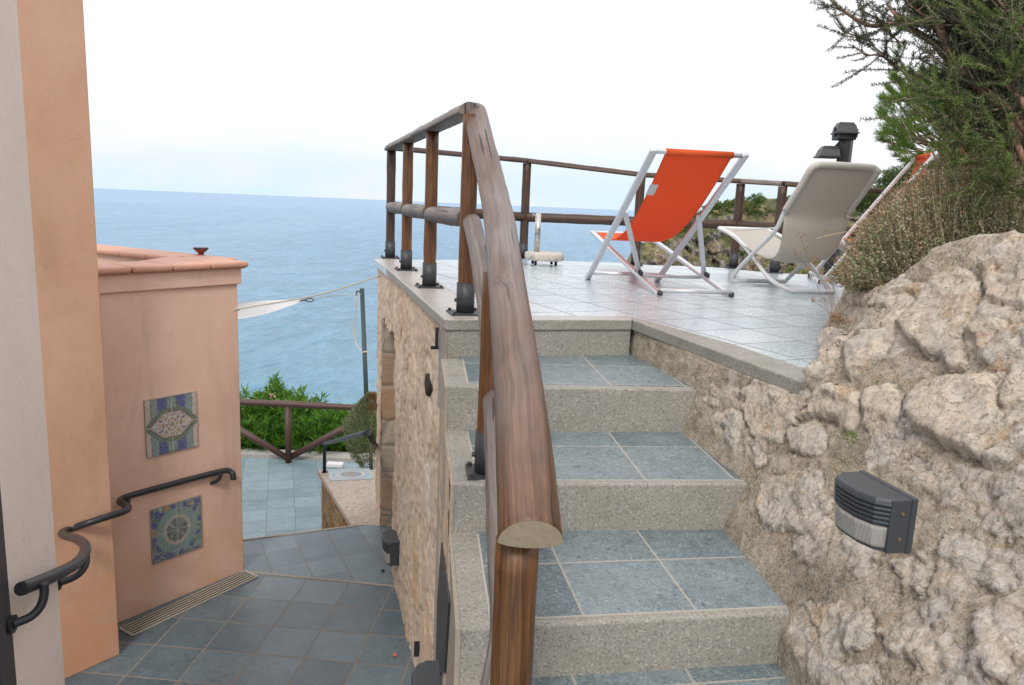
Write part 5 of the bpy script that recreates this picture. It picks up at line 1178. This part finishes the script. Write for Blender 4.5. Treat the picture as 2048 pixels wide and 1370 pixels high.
# ---------------------------------------------------------------- oleanders behind the fence
def oleander(name, label, px, ytop, ybot, depth, radius, seed, n_st=85, tint=(1, 1, 1)):
    rg_ = np.random.RandomState(seed); b_ = DP(px, ybot, depth); t_ = DP(px, ytop, depth); hgt = t_.z-b_.z
    t = thing(name, label, 'shrub', b_, 'oleander shrubs behind the patio fence')
    c = np.array(b_); ms = MB(); B_, D_, L_, W_, C_ = [], [], [], [], []
    for k in range(n_st):
        a = rg_.uniform(0, 2*math.pi); rr_ = radius*math.sqrt(rg_.rand()); top_ = hgt*(1-.42*(rr_/radius)**2)*rg_.uniform(.62, 1.02)
        tip = c+np.array([math.cos(a)*rr_, math.sin(a)*rr_*.8, top_]); root = c+np.array([math.cos(a)*rr_*.3, math.sin(a)*rr_*.3, 0])
        if k < 40: ms.tube([root, (root+tip)/2+rg_.randn(3)*.03, tip], [.012, .009, .004], n=5, caps=False)
        nl = int(rg_.uniform(34, 60)); u_ = 1-rg_.rand(nl)**1.6*.62
        pts = root+(tip-root)*u_[:, None]+rg_.randn(nl, 3)*.012; an = rg_.uniform(0, 2*math.pi, nl)
        up_ = rg_.uniform(.35, 1.5, nl)*(.6+.6*u_); dd_ = np.stack([np.cos(an), np.sin(an), up_], 1)+unit(tip-root)*.4
        B_.append(pts); D_.append(dd_); L_.append(rg_.uniform(.11, .22, nl)); W_.append(rg_.uniform(.018, .030, nl))
        cc = cols(nl, [(.05, .16, .02), (.10, .26, .03), (.16, .34, .05), (.03, .10, .02)], rg_, [.35, .35, .15, .15]); C_.append(cc*np.array(tint))
    ms.build('stem', m_stem, t); blades('foliage', np.vstack(B_), np.vstack(D_), np.hstack(L_), np.hstack(W_), np.vstack(C_), m_leaf, t, .12, seed)
    nf = 2 if seed == 3 else (1 if seed < 3 else 0)
    Fp, Fd, Fc = [], [], []
    for k in range(max(nf, 0)):
        a = rg_.uniform(0, 6.28); q = c+np.array([math.cos(a)*radius*.75*rg_.rand(), -abs(math.sin(a))*radius*.6, hgt*rg_.uniform(.78, .98)])
        n_ = 14; Fp.append(q+rg_.randn(n_, 3)*.030); Fd.append(rg_.randn(n_, 3)); Fc.append(cols(n_, [(.62, .30, .26), (.66, .40, .33)], rg_))
    if Fp: blades('flower', np.vstack(Fp), np.vstack(Fd), .045, .035, np.vstack(Fc), m_leaf, t, 0, seed)
oleander('oleander', 'oleander at the left end of the fence, partly behind the pink block', 500, 768, 925, 12.7, .55, 1)
oleander('oleander', 'tallest oleander with long upright leaves above the fence post', 556, 752, 925, 12.9, .50, 2, 150, (1.1, 1.1, 1))
oleander('oleander', 'oleander with pink blossoms right of the fence post', 612, 774, 925, 12.6, .52, 3)
oleander('oleander', 'low pale oleander beside the slim dark pole', 672, 806, 925, 12.8, .5, 4, 100, (1.2, 1.15, 1.1))
oleander('oleander', 'low oleander hidden next to the grey cone shaped shrub', 722, 812, 925, 13.0, .5, 6, 90, (.9, .95, .9))
oleander('oleander', 'dark bushy oleander low behind the right fence brace', 640, 828, 925, 12.3, .6, 8, 130, (.7, .8, .7))
oleander('oleander', 'dark bushy oleander low behind the left fence brace', 530, 838, 925, 12.3, .6, 10, 120, (.7, .8, .7))
# small upright weeds in front of the sea
# ---------------------------------------------------------------- cone shaped shrub next to the wall
rg_ = np.random.RandomState(5); cb_ = DP(742, 935, 9.2); ct_ = DP(752, 782, 9.2); hh_ = ct_.z-cb_.z
cs = thing('cone_shrub', 'grey green cone shaped shrub with a rusty brown crown beside the stone wall', 'shrub', cb_)
N_ = 15000; h = rg_.rand(N_)**.8; a = rg_.uniform(0, 2*math.pi, N_); pr_ = np.interp(h, [0, .15, .35, .6, .85, 1], [.10, .20, .27, .30, .16, .02])
rr_ = pr_*(1-.35*rg_.rand(N_)**2)*(1+.12*np.sin(a*5+h*9)); 
P_ = np.array(cb_)+np.stack([np.cos(a)*rr_, np.sin(a)*rr_, h*hh_], 1); D_ = np.stack([np.cos(a)*.9, np.sin(a)*.9, .5+h*.8], 1)+rg_.randn(N_, 3)*.35
rust = (h+.30*np.cos(a)+.05*np.sin(a*7) > .84); C_ = np.where(rust[:, None], cols(N_, [(.30, .15, .05), (.42, .24, .08), (.22, .12, .05)], rg_), cols(N_, [(.20, .23, .12), (.30, .33, .20), (.12, .15, .07)], rg_))
blades('foliage', P_, D_, rg_.uniform(.03, .06, N_), .006, C_, m_dry, cs, .1)
MB().tube([cb_-UPV*.2, cb_+UPV*hh_*.7], [.03, .008], n=8).build('trunk', m_bark2, cs, smooth=True)
# ---------------------------------------------------------------- headland
def headland():
    xs_ = np.linspace(1215, 2500, 420); ry = np.interp(xs_, [1215, 1246, 1256, 1280, 1340, 1400, 1423, 1470, 1510, 1560, 1620, 1700, 1780, 1850, 1950, 2500], [620, 545, 515, 487, 455, 433, 412, 404, 400, 396, 392, 384, 374, 364, 350, 330])
    Dp = np.interp(xs_, [1215, 1300, 1420, 2500], [96, 104, 112, 118]); rows = 150; t = np.linspace(0, 1, rows)
    V = np.zeros((len(xs_), rows, 3)); 
    for i in range(len(xs_)):
        rp = np.array(DP(xs_[i], ry[i], Dp[i])); dirh = np.array([rp[0], rp[1]])/math.hypot(rp[0], rp[1])
        fwd_ = np.interp(t, [0, .10, .22, .40, .55, .8, 1], [-12, 0, 7, 12, 14, 22, 40]); 
        zz = np.interp(t, [0, .10, .22, .40, .55, .8, 1], [-14, 0, -1.6, -7.5, -12, -30, -101]); 
        if xs_[i] < 1423: zz = zz+0; 
        V[i, :, 0] = rp[0]-dirh[0]*fwd_; V[i, :, 1] = rp[1]-dirh[1]*fwd_; V[i, :, 2] = rp[2]+zz
    P = V.reshape(-1, 3); q = P/3.2; n_ = fbm(q, 5, 60, .58); rd = 1-np.abs(fbm(P/4.5+n_[:, None]*1.5, 4, 71))*5
    vv = vor(np.stack([P[:, 0]/2.3+n_*2, P[:, 2]/2.8+P[:, 1]/6+n_*2], -1), 33); 
    tt = np.tile(t, len(xs_)); amp = np.interp(tt, [0, .1, .2, .3, 1], [.3, .35, 1., 2.2, 3.])
    dirv = np.stack([-P[:, 0], -P[:, 1], P[:, 0]*0], 1); dirv /= np.linalg.norm(dirv, axis=1)[:, None]
    P = P+dirv*((n_*2.0+rd*.35+np.clip((vv[1]-vv[0])*2, 0, 1)*.6)*amp)[:, None]; P[:, 2] += n_*amp*.5+fbm(P/1.1, 3, 9)*.5*np.interp(tt, [0, .1, .3], [.8, 1.2, .4])
    return P, len(xs_), rows, tt, n_
P, nu_, nv_, tt_, nn_ = headland()
n = NB('headland_rock'); p = n.pos(); a_ = n.noise(p, .22, 6, .65, .5); b_ = n.noise(p, 1.1, 6, .68, .7); v_ = n.voro(n.map(p, (1, 1, .7)), .8, 'DISTANCE_TO_EDGE')
rk = n.ramp(b_, [(.30, (.085, .075, .065)), (.44, (.21, .19, .17)), (.56, (.33, .30, .27)), (.70, (.45, .40, .34))]); rk = n.mix(n.math('MULTIPLY', n.mr(a_, .52, .62), .5), rk, (.42, .29, .18))
rk = n.mix(n.math('MULTIPLY', n.mr(v_, .0, .05, 1., 0.), .6), rk, (.05, .045, .04))
gn_ = n.mix(n.mr(b_, .35, .65), (.055, .075, .030), (.16, .15, .07)); gn_ = n.mix(n.mr(n.noise(p, .5, 4), .45, .6), gn_, (.24, .20, .10))
up_ = n.sep(n.nrm())[2]; gf = n.mr(n.math('ADD', n.math('MULTIPLY', up_, .55), n.math('MULTIPLY', n.noise(p, .35, 5, .6), .9)), .70, .82)
m_head = n.out(n.mix(gf, rk, gn_), .92, spec=.15, nrm=n.bump(n.math('ADD', b_, n.math('MULTIPLY', n.mr(v_, 0., .2), .4)), .8, .6))
tag(npmesh('headland', P, gridF(nu_, nv_), m_head), kind='structure')
# scrub scattered over the headland (uncountable low bushes)
rg_ = np.random.RandomState(77); cand = np.where((tt_ > .06) & (tt_ < .62))[0]; wgt = np.where(tt_[cand] < .22, 3.4, .22)*np.clip(vnoise(P[cand]/5, 3)*2.4-.6, .02, 2); wgt /= wgt.sum()
sel = rg_.choice(cand, 620, p=wgt); B_, D_, C_, L_ = [], [], [], []
for i_ in sel:
    s_ = rg_.uniform(.35, 1.1); k = int(60*s_)+24; o_ = unit(rg_.randn(k, 3)); o_[:, 2] = np.abs(o_[:, 2])*.8; B_.append(P[i_]+o_*s_*rg_.uniform(.5, 1., (k, 1))*np.array([1, 1, .75])); D_.append(o_+rg_.randn(k, 3)*.5)
    tn = [(.035, .055, .022), (.06, .085, .03), (.11, .115, .05), (.18, .15, .075)][rg_.choice(4, p=[.35, .35, .2, .1])]; C_.append(np.clip(np.array(tn)*(1+rg_.randn(k, 1)*.3), .01, 1)); L_.append(np.full(k, .30*s_+.12))
o = blades('headland_scrub', np.vstack(B_), np.vstack(D_), np.hstack(L_), np.hstack(L_)*.55, np.vstack(C_), m_leaf); tag(o, kind='stuff')
# nearer slope falling away right of the terrace
xs_ = np.linspace(1500, 2600, 120); ry = np.interp(xs_, [1500, 1540, 1600, 1660, 1720, 1800, 1900, 2100, 2600], [585, 556, 532, 505, 470, 425, 395, 340, 250]); rows = 40; V = np.zeros((120, rows, 3)); t = np.linspace(0, 1, rows)
for i in range(120):
    rp = np.array(DP(xs_[i], ry[i], 34)); dirh = np.array([rp[0], rp[1]])/math.hypot(rp[0], rp[1]); f2_ = np.interp(t, [0, .3, 1], [-8, 0, 22]); z2_ = np.interp(t, [0, .3, 1], [-12, 0, -9])
    V[i, :, 0] = rp[0]-dirh[0]*f2_; V[i, :, 1] = rp[1]-dirh[1]*f2_; V[i, :, 2] = rp[2]+z2_
P2_ = V.reshape(-1, 3); P2_[:, 2] += fbm(P2_/2.2, 4, 5)*1.6
tag(npmesh('scrub_slope', P2_, gridF(120, rows), m_head), kind='structure')
rg_ = np.random.RandomState(78); sel = rg_.choice(np.where((np.tile(t, 120) > .25) & (np.tile(t, 120) < .8))[0], 700); B_, D_, C_, L_ = [], [], [], []
for i_ in sel:
    s_ = rg_.uniform(.15, .5); k = 70; o_ = unit(rg_.randn(k, 3)); o_[:, 2] = np.abs(o_[:, 2]); B_.append(P2_[i_]+o_*s_*rg_.uniform(.4, 1., (k, 1))); D_.append(o_+np.array([0, 0, .6])+rg_.randn(k, 3)*.4)
    tn = [(.06, .10, .02), (.13, .17, .04), (.22, .21, .07), (.30, .24, .10)][rg_.choice(4)]; C_.append(np.clip(np.array(tn)*(1+rg_.randn(k, 1)*.3), .01, 1)); L_.append(rg_.uniform(.10, .22, k))
tag(blades('slope_grass', np.vstack(B_), np.vstack(D_), np.hstack(L_), .03, np.vstack(C_), m_leaf), kind='stuff')
# land falling from the patio and terrace to the sea
xg = np.linspace(-70, 60, 70); yg = np.linspace(0, 150, 90); Xg, Yg = np.meshgrid(xg, yg, indexing='ij')
edge_y = np.interp(Xg, [-70, -1.5, -1.2, 6, 60], [12.3, 12.3, 9.5, 9.5, 9.5]); Zg = np.where(Yg < edge_y, -4.2, -4.2-(Yg-edge_y)*.85)+fbm(np.stack([Xg/4, Yg/4, Xg*0], -1), 4, 8)*1.4*np.clip((Yg-edge_y)/4, 0, 1); Zg = np.where(Yg < edge_y, np.minimum(Zg, -3.75), Zg); Zg = np.maximum(Zg, -104)
tag(npmesh('seaward_slope', np.stack([Xg, Yg, Zg], -1).reshape(-1, 3), gridF(70, 90)[:, ::-1], m_head), kind='structure')
# distant trees on the ridge
def far_tree(name, label, px, py, depth, w_, h_, seed, tones, grp='trees on the headland'):
    rg_ = np.random.RandomState(seed); c = DP(px, py, depth); t = thing(name, label, 'tree', c-UPV*h_*.75, grp)
    bt = c-UPV*h_*.9; MB().tube([bt, c-UPV*h_*.2, c+UPV*h_*.15], [w_*.06, w_*.045, w_*.02], n=8).build('trunk', m_bark2, t, smooth=True)
    B_, D_, C_ = [], [], []
    for k in range(46):
        o_ = rg_.randn(3); o_ /= np.linalg.norm(o_); o_ *= rg_.rand()**.45; q = np.array(c)+o_*np.array([w_*.5, w_*.5, h_*.42]); s_ = rg_.uniform(.10, .2)*w_; n_ = 130; e = unit(rg_.randn(n_, 3))
        B_.append(q+e*s_*rg_.uniform(.3, 1, (n_, 1))*np.array([1.15, 1.15, .7])); D_.append(e+np.array([0, 0, .5])); C_.append(cols(n_, tones, rg_, None, .25))
    nB = sum(len(b) for b in B_); blades('crown', np.vstack(B_), np.vstack(D_), w_*.055, w_*.022, np.vstack(C_), m_need, t, 0, seed); return t
far_tree('ridge_pine', 'rounded dark pine on the ridge right of the beige chair', 1786, 360, 62, 2.6, 2.6, 3, [(.035, .07, .02), (.07, .12, .03), (.11, .15, .05)])
far_tree('ridge_pine', 'taller pine crown on the ridge closest to the big conifer', 1822, 352, 58, 2.0, 3.0, 4, [(.035, .07, .02), (.07, .12, .03), (.11, .15, .05)])
far_tree('ridge_bush', 'lone small green bush on the headland skyline between the railing posts', 1516, 398, 104, 2.0, 1.7, 9, [(.07, .13, .03), (.12, .2, .05)], 'bushes on the headland')
far_tree('ridge_pine', 'low dark pine just behind the right end of the sea railing', 1745, 405, 50, 3.0, 2.2, 12, [(.03, .06, .02), (.06, .10, .03), (.08, .11, .04)])
# ---------------------------------------------------------------- big conifer, upper right
def twigs(paths, n_per_m, tl, needle, seed, bias, tones, parent, wd=.0030, curve=.35, nd=820, spread=.7, mat=None, nname='needles', tname='twig', nl=1., split=None):
    rg_ = np.random.RandomState(seed); ms = MB(); B_, D_, C_, L_ = [], [], [], []
    for P_ in paths:
        P_ = [Vector(q) for q in P_]; L = sum((b-a).length for a, b in zip(P_[:-1], P_[1:])); k = max(2, int(L*n_per_m))
        S_ = smooth(P_, 8)
        for j in range(k):
            u = rg_.rand()**.8*(len(S_)-2); i = int(u); o = S_[i]+(S_[i+1]-S_[i])*(u-i); tg = (S_[i]-S_[i+1]).normalized()
            d_ = np.array(tg)*rg_.uniform(.2, 1.)+rg_.randn(3)*spread+np.array(bias); d_ = d_/np.linalg.norm(d_); ln = tl*rg_.uniform(.35, 1.1)
            pts = [np.array(o)]; nseg = 5; dd_ = d_.copy()
            for s in range(nseg):
                dd_ = unit(dd_+rg_.randn(3)*.16*curve*2+np.array([0, 0, .12])*curve); pts.append(pts[-1]+dd_*ln/nseg)
            ms.tube(pts, [.0030, .0027, .0024, .002, .0016, .001], n=4, caps=False)
            m_ = int(nd*ln); uu = rg_.rand(m_)**.85*(nseg-.01)+.0; ii = uu.astype(int); pa = np.array(pts); b = pa[ii]+(pa[ii+1]-pa[ii])*(uu-ii)[:, None]; ax = unit(pa[ii+1]-pa[ii])
            rv = unit(np.cross(ax, rg_.randn(m_, 3))); B_.append(b); D_.append(rv*.95+ax*.55); L_.append(needle*rg_.uniform(.7, 1.2, m_)*nl); tn = tones[rg_.choice(len(tones))]; C_.append(np.clip(np.array(tn)*(1+rg_.randn(m_, 1)*.22), .006, 1))
    ms.build(tname+'s', m_bark2, parent); blades(nname, np.vstack(B_), np.vstack(D_), np.hstack(L_), wd, np.vstack(C_), mat or m_need, parent, 0, seed)
    return
def zp(l, d0, d1): 
    k = len(l); return [DP(1648+.219*x, .219*y, d0+(d1-d0)*i/max(1, k-1)) for i, (x, y) in enumerate(l)]
cbs = DP(2250, 560, 3.3)
cf = thing('conifer', 'large dark conifer with reddish bare boughs filling the upper right corner', 'tree', cbs)
br = [(zp([(50,-10),(150,80),(300,180),(430,235),(560,225),(660,215),(780,265),(900,325),(1010,400),(1080,480),(1150,560),(1200,720),(1290,850),(1420,1000),(1600,1200),(1850,1500),(2200,1900)], 3.7, 3.5), .006, .040),
 (zp([(590,40),(640,120),(730,205),(850,215),(960,175),(1020,190),(1080,320),(1150,500),(1200,590),(1290,680),(1400,780),(1500,880),(1620,1020),(1800,1250),(2100,1700)], 3.5, 3.3), .007, .034),
 (zp([(90,185),(170,280),(300,330),(400,360),(470,440),(560,510)], 3.75, 3.65), .003, .006),
 (zp([(220,400),(330,460),(400,505),(480,500),(560,530),(640,600),(730,650),(820,680),(1000,740),(1190,775),(1290,850)], 3.7, 3.6), .003, .014),
 (zp([(560,225),(600,300),(660,360),(700,420)], 3.6, 3.55), .009, .004), (zp([(570,250),(575,400),(555,490)], 3.66, 3.66), .004, .004),
 (zp([(1600,10),(1700,130),(1750,220),(1850,300),(2000,420),(2300,700)], 3.2, 3.0), .008, .022), (zp([(1370,770),(1500,830),(1700,990),(1760,1080),(1900,1300)], 3.3, 3.2), .006, .018),
 (zp([(1680,780),(1770,880),(1850,990),(1990,1200)], 3.1, 3.0), .012, .024), (zp([(1690,1100),(1720,1200),(1760,1330),(1900,1600)], 3.1, 3.0), .014, .022), (zp([(1080,-20),(1090,100),(1110,230),(1140,400)], 3.6, 3.5), .008, .014),
 (zp([(1380,60),(1420,200),(1480,330),(1600,500),(1800,700)], 3.5, 3.3), .008, .016), (zp([(300,-20),(350,90),(470,160),(560,215)], 3.7, 3.66), .003, .007), (zp([(740,-20),(800,60),(960,175)], 3.5, 3.5), .003, .006),
 (zp([(850,100),(900,60),(930,-20)], 3.5, 3.5), .006, .003)]
for P_, r_a, r_b in br:
    S_ = smooth(P_, 6); k = len(S_); m = MB(); m.tube(S_, [.72*r_a+.72*(r_b-r_a)*(i/(k-1))**.9*(1+.08*math.sin(i*1.3)) for i in range(k)], n=10, jit=.16); m.build('bough', m_bark, cf, smooth=True)
DK_ = [(.030, .050, .030), (.045, .070, .045), (.020, .036, .022), (.06, .085, .05)]
LT_ = [(.09, .15, .03), (.12, .19, .04), (.07, .12, .03)]
twigs([b[0] for b in br[:5]]+[br[10][0], br[12][0]], 30, .24, .016, 3, (-.25, 0, .35), DK_, cf)
twigs([b[0] for b in br[5:10]], 26, .24, .016, 13, (-.25, 0, .35), DK_, cf)
twigs([br[3][0], br[2][0], br[0][0][:9]], 16, .12, .015, 4, (-.3, -.1, .2), DK_, cf)
# dense inner foliage
rg_ = np.random.RandomState(9); ip = []
for k in range(820):
    x_ = rg_.uniform(900, 2300); y_ = rg_.uniform(-250, 1500)
    lim = np.interp(x_, [700, 1000, 1200, 1500, 2300], [450, 600, 1000, 1400, 1500]); 
    if y_ > lim: continue
    if x_ < 1350 and 300 < y_ < 900: continue
    if x_ < 1200 and rg_.rand() < .35: continue
    a = zp([(x_, y_)], 3.3+rg_.rand()*1.1, 3)[0]; d_ = Vector((-.6, rg_.randn()*.5, .55+rg_.randn()*.3)).normalized(); ip.append([a+d_*.22, a, a-d_*.12])
twigs(ip, 26, .24, .016, 5, (-.35, 0, .3), DK_+[(.05, .07, .035)], cf, nname='inner_needles', tname='inner_twig', nd=560)
lp2 = []
for x_, y_ in [(1050, 1060), (1150, 1150), (1300, 1120), (1400, 1100), (1250, 1290), (1700, 300), (1750, 180), (1650, 1000), (1400, 920), (1450, 1350), (1600, 1600), (1650, 1700), (1500, 1700), (1700, 1450), (1350, 300), (1500, 1250), (1600, 1750), (1560, 1550), (1000, 900), (1120, 860), (1700, 600), (1550, 640)]:
    a = zp([(x_, y_)], 3.05, 3)[0]; d_ = Vector((-.8, .1, .3+rg_.randn()*.25)).normalized(); lp2.append([a+d_*.2, a, a-d_*.15])
twigs(lp2, 24, .20, .018, 6, (-.5, -.1, .15), LT_, cf, nname='light_needles', tname='light_twig', wd=.0028)
# lime pine behind
ph = thing('pine_bough_tree', 'bright green pine with long needle tufts behind the dark conifer', 'tree', DP(1900, 420, 7.0))
rg_ = np.random.RandomState(21); B_, D_, C_, L_ = [], [], [], []; ms = MB()
hub = DP(1935, 330, 7.0)
for k in range(420):
    for _ in range(50):
        x_, y_ = rg_.uniform(1765, 2010), rg_.uniform(85, 350)
        ok = ((x_-1850)/92)**2+((y_-240)/100)**2 < 1 or ((x_-1945)/80)**2+((y_-270)/80)**2 < 1 or (((x_-1795)/18)**2+((y_-120)/50)**2 < 1 and rg_.rand() < .5)
        if ok and not (abs(x_-1812) < 13 and abs(y_-222) < 9) and not (abs(x_-1838) < 9 and abs(y_-270) < 7): break
    c_ = np.array(DP(x_, y_, 6.6+rg_.rand()*1.)); out_ = unit(c_-np.array(hub)); n_ = 75; b = c_+out_*rg_.uniform(-.05, .05, (n_, 1)); e = unit(rg_.randn(n_, 3)); d_ = unit(out_*.9+e*.75+np.array([0, 0, .35])); B_.append(b); D_.append(d_); L_.append(rg_.uniform(.05, .085, n_))
    tn = [(.12, .22, .03), (.08, .16, .025), (.17, .28, .05), (.05, .10, .02)][rg_.choice(4, p=[.35, .3, .15, .2])]; C_.append(np.clip(np.array(tn)*(1+rg_.randn(n_, 1)*.2), .01, 1))
    if k % 3 == 0: ms.tube([c_-out_*.25+rg_.randn(3)*.02, c_-out_*.1, c_], [.006, .005, .003], n=5, caps=False)
    if k % 14 == 0: ms.tube([np.array(hub)+rg_.randn(3)*.05, (np.array(hub)+c_)/2+rg_.randn(3)*.04, c_], [.018, .012, .006], n=6, caps=False)
ms.build('branch', m_bark, ph); blades('crown', np.vstack(B_), np.vstack(D_), np.hstack(L_), .0042, np.vstack(C_), m_leaf, ph, 0, 2)
# ---------------------------------------------------------------- dry shrub on the rocks
rg_ = np.random.RandomState(31); rb_ = Vector(onrock(1850, 590)); print('shrub base', rb_)
ds = thing('dry_shrub', 'broad grey green and brown dry shrub of fine upright stems on top of the rocks', 'shrub', rb_)
outl = [(1690, 566), (1694, 512), (1722, 458), (1764, 408), (1800, 376), (1838, 345), (1882, 314), (1934, 288), (1995, 275), (2045, 310), (2090, 380), (2110, 470)]
ox = np.array([o[0] for o in outl], float); oy = np.array([o[1] for o in outl], float); oc = np.linspace(0, 1, len(outl))
SB, SD, SL, SC_, LB, LD, LC, LL = [], [], [], [], [], [], [], []; ms = MB()
for k in range(5200):
    u = rg_.rand(); dpt = 3.15+rg_.rand()*.9; sc_ = 1-rg_.rand()**2.2*.6
    bx = np.interp(u, [0, 1], [1738, 2060])+rg_.randn()*14; by = np.interp(u, [0, .45, 1], [572, 596, 520])+rg_.randn()*5
    tx, ty = np.interp(u, oc, ox), np.interp(u, oc, oy); tx, ty = bx+(tx-bx)*sc_+rg_.randn()*8, by+(ty-by)*sc_+rg_.randn()*8
    b = np.array(DP(bx, by, dpt+.05)); e = np.array(DP(tx, ty, dpt-.12+rg_.rand()*.2)); L = np.linalg.norm(e-b); mid = (b+e)/2+np.array([.0, 0, -.06*L])+rg_.randn(3)*.02*L
    col = [(.34, .26, .18), (.42, .35, .26), (.26, .18, .12), (.38, .27, .17)][rg_.choice(4)]
    for (p0_, p1_) in ((b, mid), (mid, e)): SB.append(p0_); SD.append(p1_-p0_); SL.append(np.linalg.norm(p1_-p0_)*1.06); SC_.append(np.array(col)*(1+rg_.randn()*.2))
    n_ = int(rg_.uniform(18, 34)); uu = rg_.uniform(.30, 1., n_)**.8; q = (1-uu)[:, None]**2*b+2*(uu*(1-uu))[:, None]*mid+uu[:, None]**2*e; ax = unit(e-b)
    LB.append(q+rg_.randn(n_, 3)*.004); LD.append(unit(rg_.randn(n_, 3))*.9+ax*.9); LL.append(rg_.uniform(.008, .017, n_))
    g = [(.27, .30, .18), (.36, .38, .25), (.20, .22, .12), (.42, .40, .28)][rg_.choice(4)]; brn = (uu > .92)[:, None]|(rg_.rand() < .10); LC.append(np.clip(np.where(brn, np.array((.38, .26, .17)), np.array(g))*(1+rg_.randn(n_, 1)*.2), .02, 1))
blades('stems', np.array(SB), np.array(SD), np.array(SL), .0024, np.clip(np.array(SC_), .02, 1), m_dry, ds, 0, 5)
blades('foliage', np.vstack(LB), np.vstack(LD), np.hstack(LL), .0065, np.vstack(LC), m_dry, ds, 0, 6)
# yellow green little plant on the left foot of the shrub
rg_ = np.random.RandomState(41); N_ = 2600; c_ = np.array(DP(1712, 556, 3.7)); off = rg_.randn(N_, 3)*np.array([.05, .05, .035]); off[:, 2] = np.abs(off[:, 2])*1.2-.03
yp = thing('low_herb', 'low yellow green herb at the left foot of the dry shrub', 'plant', Vector(c_))
blades('foliage', c_+off, unit(off+rg_.randn(N_, 3)*.05), .014, .006, cols(N_, [(.25, .24, .08), (.20, .22, .06), (.34, .22, .10), (.30, .17, .09)], rg_), m_dry, yp)
# dry grass stems
def r2(l, d0, d1): k = len(l); return [DP(1648+.2554*x, 250+.2554*y, d0+(d1-d0)*i/(k-1)) for i, (x, y) in enumerate(l)]
m_straw = plain('straw', (.46, .36, .22), .8, 0, .2, .2, 60); m_strawo = plain('orange_stem', (.46, .22, .09), .8, 0, .2, .2, 60)
stm = [([(780,900),(720,830),(640,780),(480,760),(330,780)], .0020, m_straw), ([(620,900),(540,840),(400,815),(250,830),(100,850),(-60,890)], .0020, m_straw), ([(1060,1060),(950,950),(880,850),(800,700)], .0032, m_strawo),
 ([(820,140),(880,280),(935,420),(955,500)], .0045, m_straw), ([(470,1210),(600,1180),(720,1170),(830,1210)], .004, m_straw), ([(540,1180),(640,1150),(760,1170),(840,1200)], .003, m_straw), ([(890,1110),(1000,1070),(1060,1060)], .004, m_straw),
 ([(1070,160),(1110,270),(1150,380),(1200,470),(1290,680),(1370,870)], .0045, m_strawo), ([(730,470),(735,560),(720,660),(730,740)], .002, m_straw), ([(680,580),(650,700),(640,800)], .002, m_straw), ([(1040,1050),(1150,1090),(1230,1110),(1215,1060)], .003, m_bark2), ([(700,1190),(800,1230),(840,1190)], .004, m_strawo)]
dg = thing('dry_grass', 'bent straw coloured grass stems arching out of the dry shrub', 'grass tuft', rb_)
for l, r_, mm_ in stm: MB().tube(smooth(r2(l, 3.25, 3.25), 6), r_, n=6).build('stem', mm_, dg, smooth=True)
wr_ = thing('wiry_weed', 'thin reddish wiry weed with seed heads growing from the edge of the rocks', 'plant', DP(1665, 640, 3.05)); rg_ = np.random.RandomState(51)
m_red = plain('red_stem', (.28, .16, .10), .8, 0, .2, .3, 60)
heads = [(1600, 472), (1610, 495), (1655, 460), (1590, 505), (1640, 545), (1660, 560), (1630, 520), (1650, 600), (1625, 600), (1668, 520)]
ms = MB(); HB, HD = [], []
for hx, hy in heads:
    b = DP(1668+rg_.randn()*8, 645+rg_.randn()*8, 3.0); e = DP(hx, hy, 3.05+rg_.rand()*.2); mid = (b+e)/2+Vector((.03+rg_.randn()*.02, 0, -.02)); ms.tube(smooth([b, mid, e], 6), .0009, n=5)
    HB.append(np.array(e)+rg_.randn(14, 3)*.006); HD.append(rg_.randn(14, 3))
ms.build('stems', m_red, wr_, smooth=True)
for hb_, hd_ in zip(HB, HD): blades('seed_head', hb_, hd_, .009, .006, cols(14, [(.28, .12, .06), (.35, .2, .1)], rg_), m_dry, wr_)
N_ = 420; c_ = np.array(DP(1678, 640, 3.0)); off = rg_.randn(N_, 3)*np.array([.016, .014, .011]); blades('leaves', c_+off, off+rg_.randn(N_, 3)*.01, .011, .003, cols(N_, [(.28, .16, .09), (.34, .20, .11), (.20, .12, .07)], rg_), m_dry, wr_)
# tiny green tuft in the rock joint
q_ = onrock(1728, 872)
if q_ is not None:
    N_ = 90; c_ = q_+np.array([-.05, -.02, 0]); off = rg_.randn(N_, 3)*.018; tf = blades('moss_tuft', c_+off*.4, off+np.array([0, 0, .01]), .014, .003, cols(N_, [(.10, .17, .03), (.15, .22, .05)], rg_), m_dry); tag(tf, 'tiny green tuft growing in a rock joint above the wall light', 'plant')
# ---------------------------------------------------------------- litter
o = MB().add([Z(761, 1142, ZL)+UPV*.006, Z(768, 1140, ZL)+UPV*.012, Z(770, 1144, ZL)+UPV*.006, Z(764, 1146, ZL)+UPV*.010], [(0, 1, 2), (0, 2, 3)]).build('dead_leaf', m_dark); tag(o, 'small black dead leaf on the landing slates', 'leaf')
o = MB().add([Z(784, 1311, ZL)+UPV*.006, Z(790, 1308, ZL)+UPV*.016, Z(794, 1313, ZL)+UPV*.006, Z(788, 1317, ZL)+UPV*.012], [(0, 1, 2), (0, 2, 3)]).build('fallen_petal', plain('petal', (.45, .14, .10), .7)); tag(o, 'fallen pinkish red petal on the dark court slates near the stone wall', 'petal')
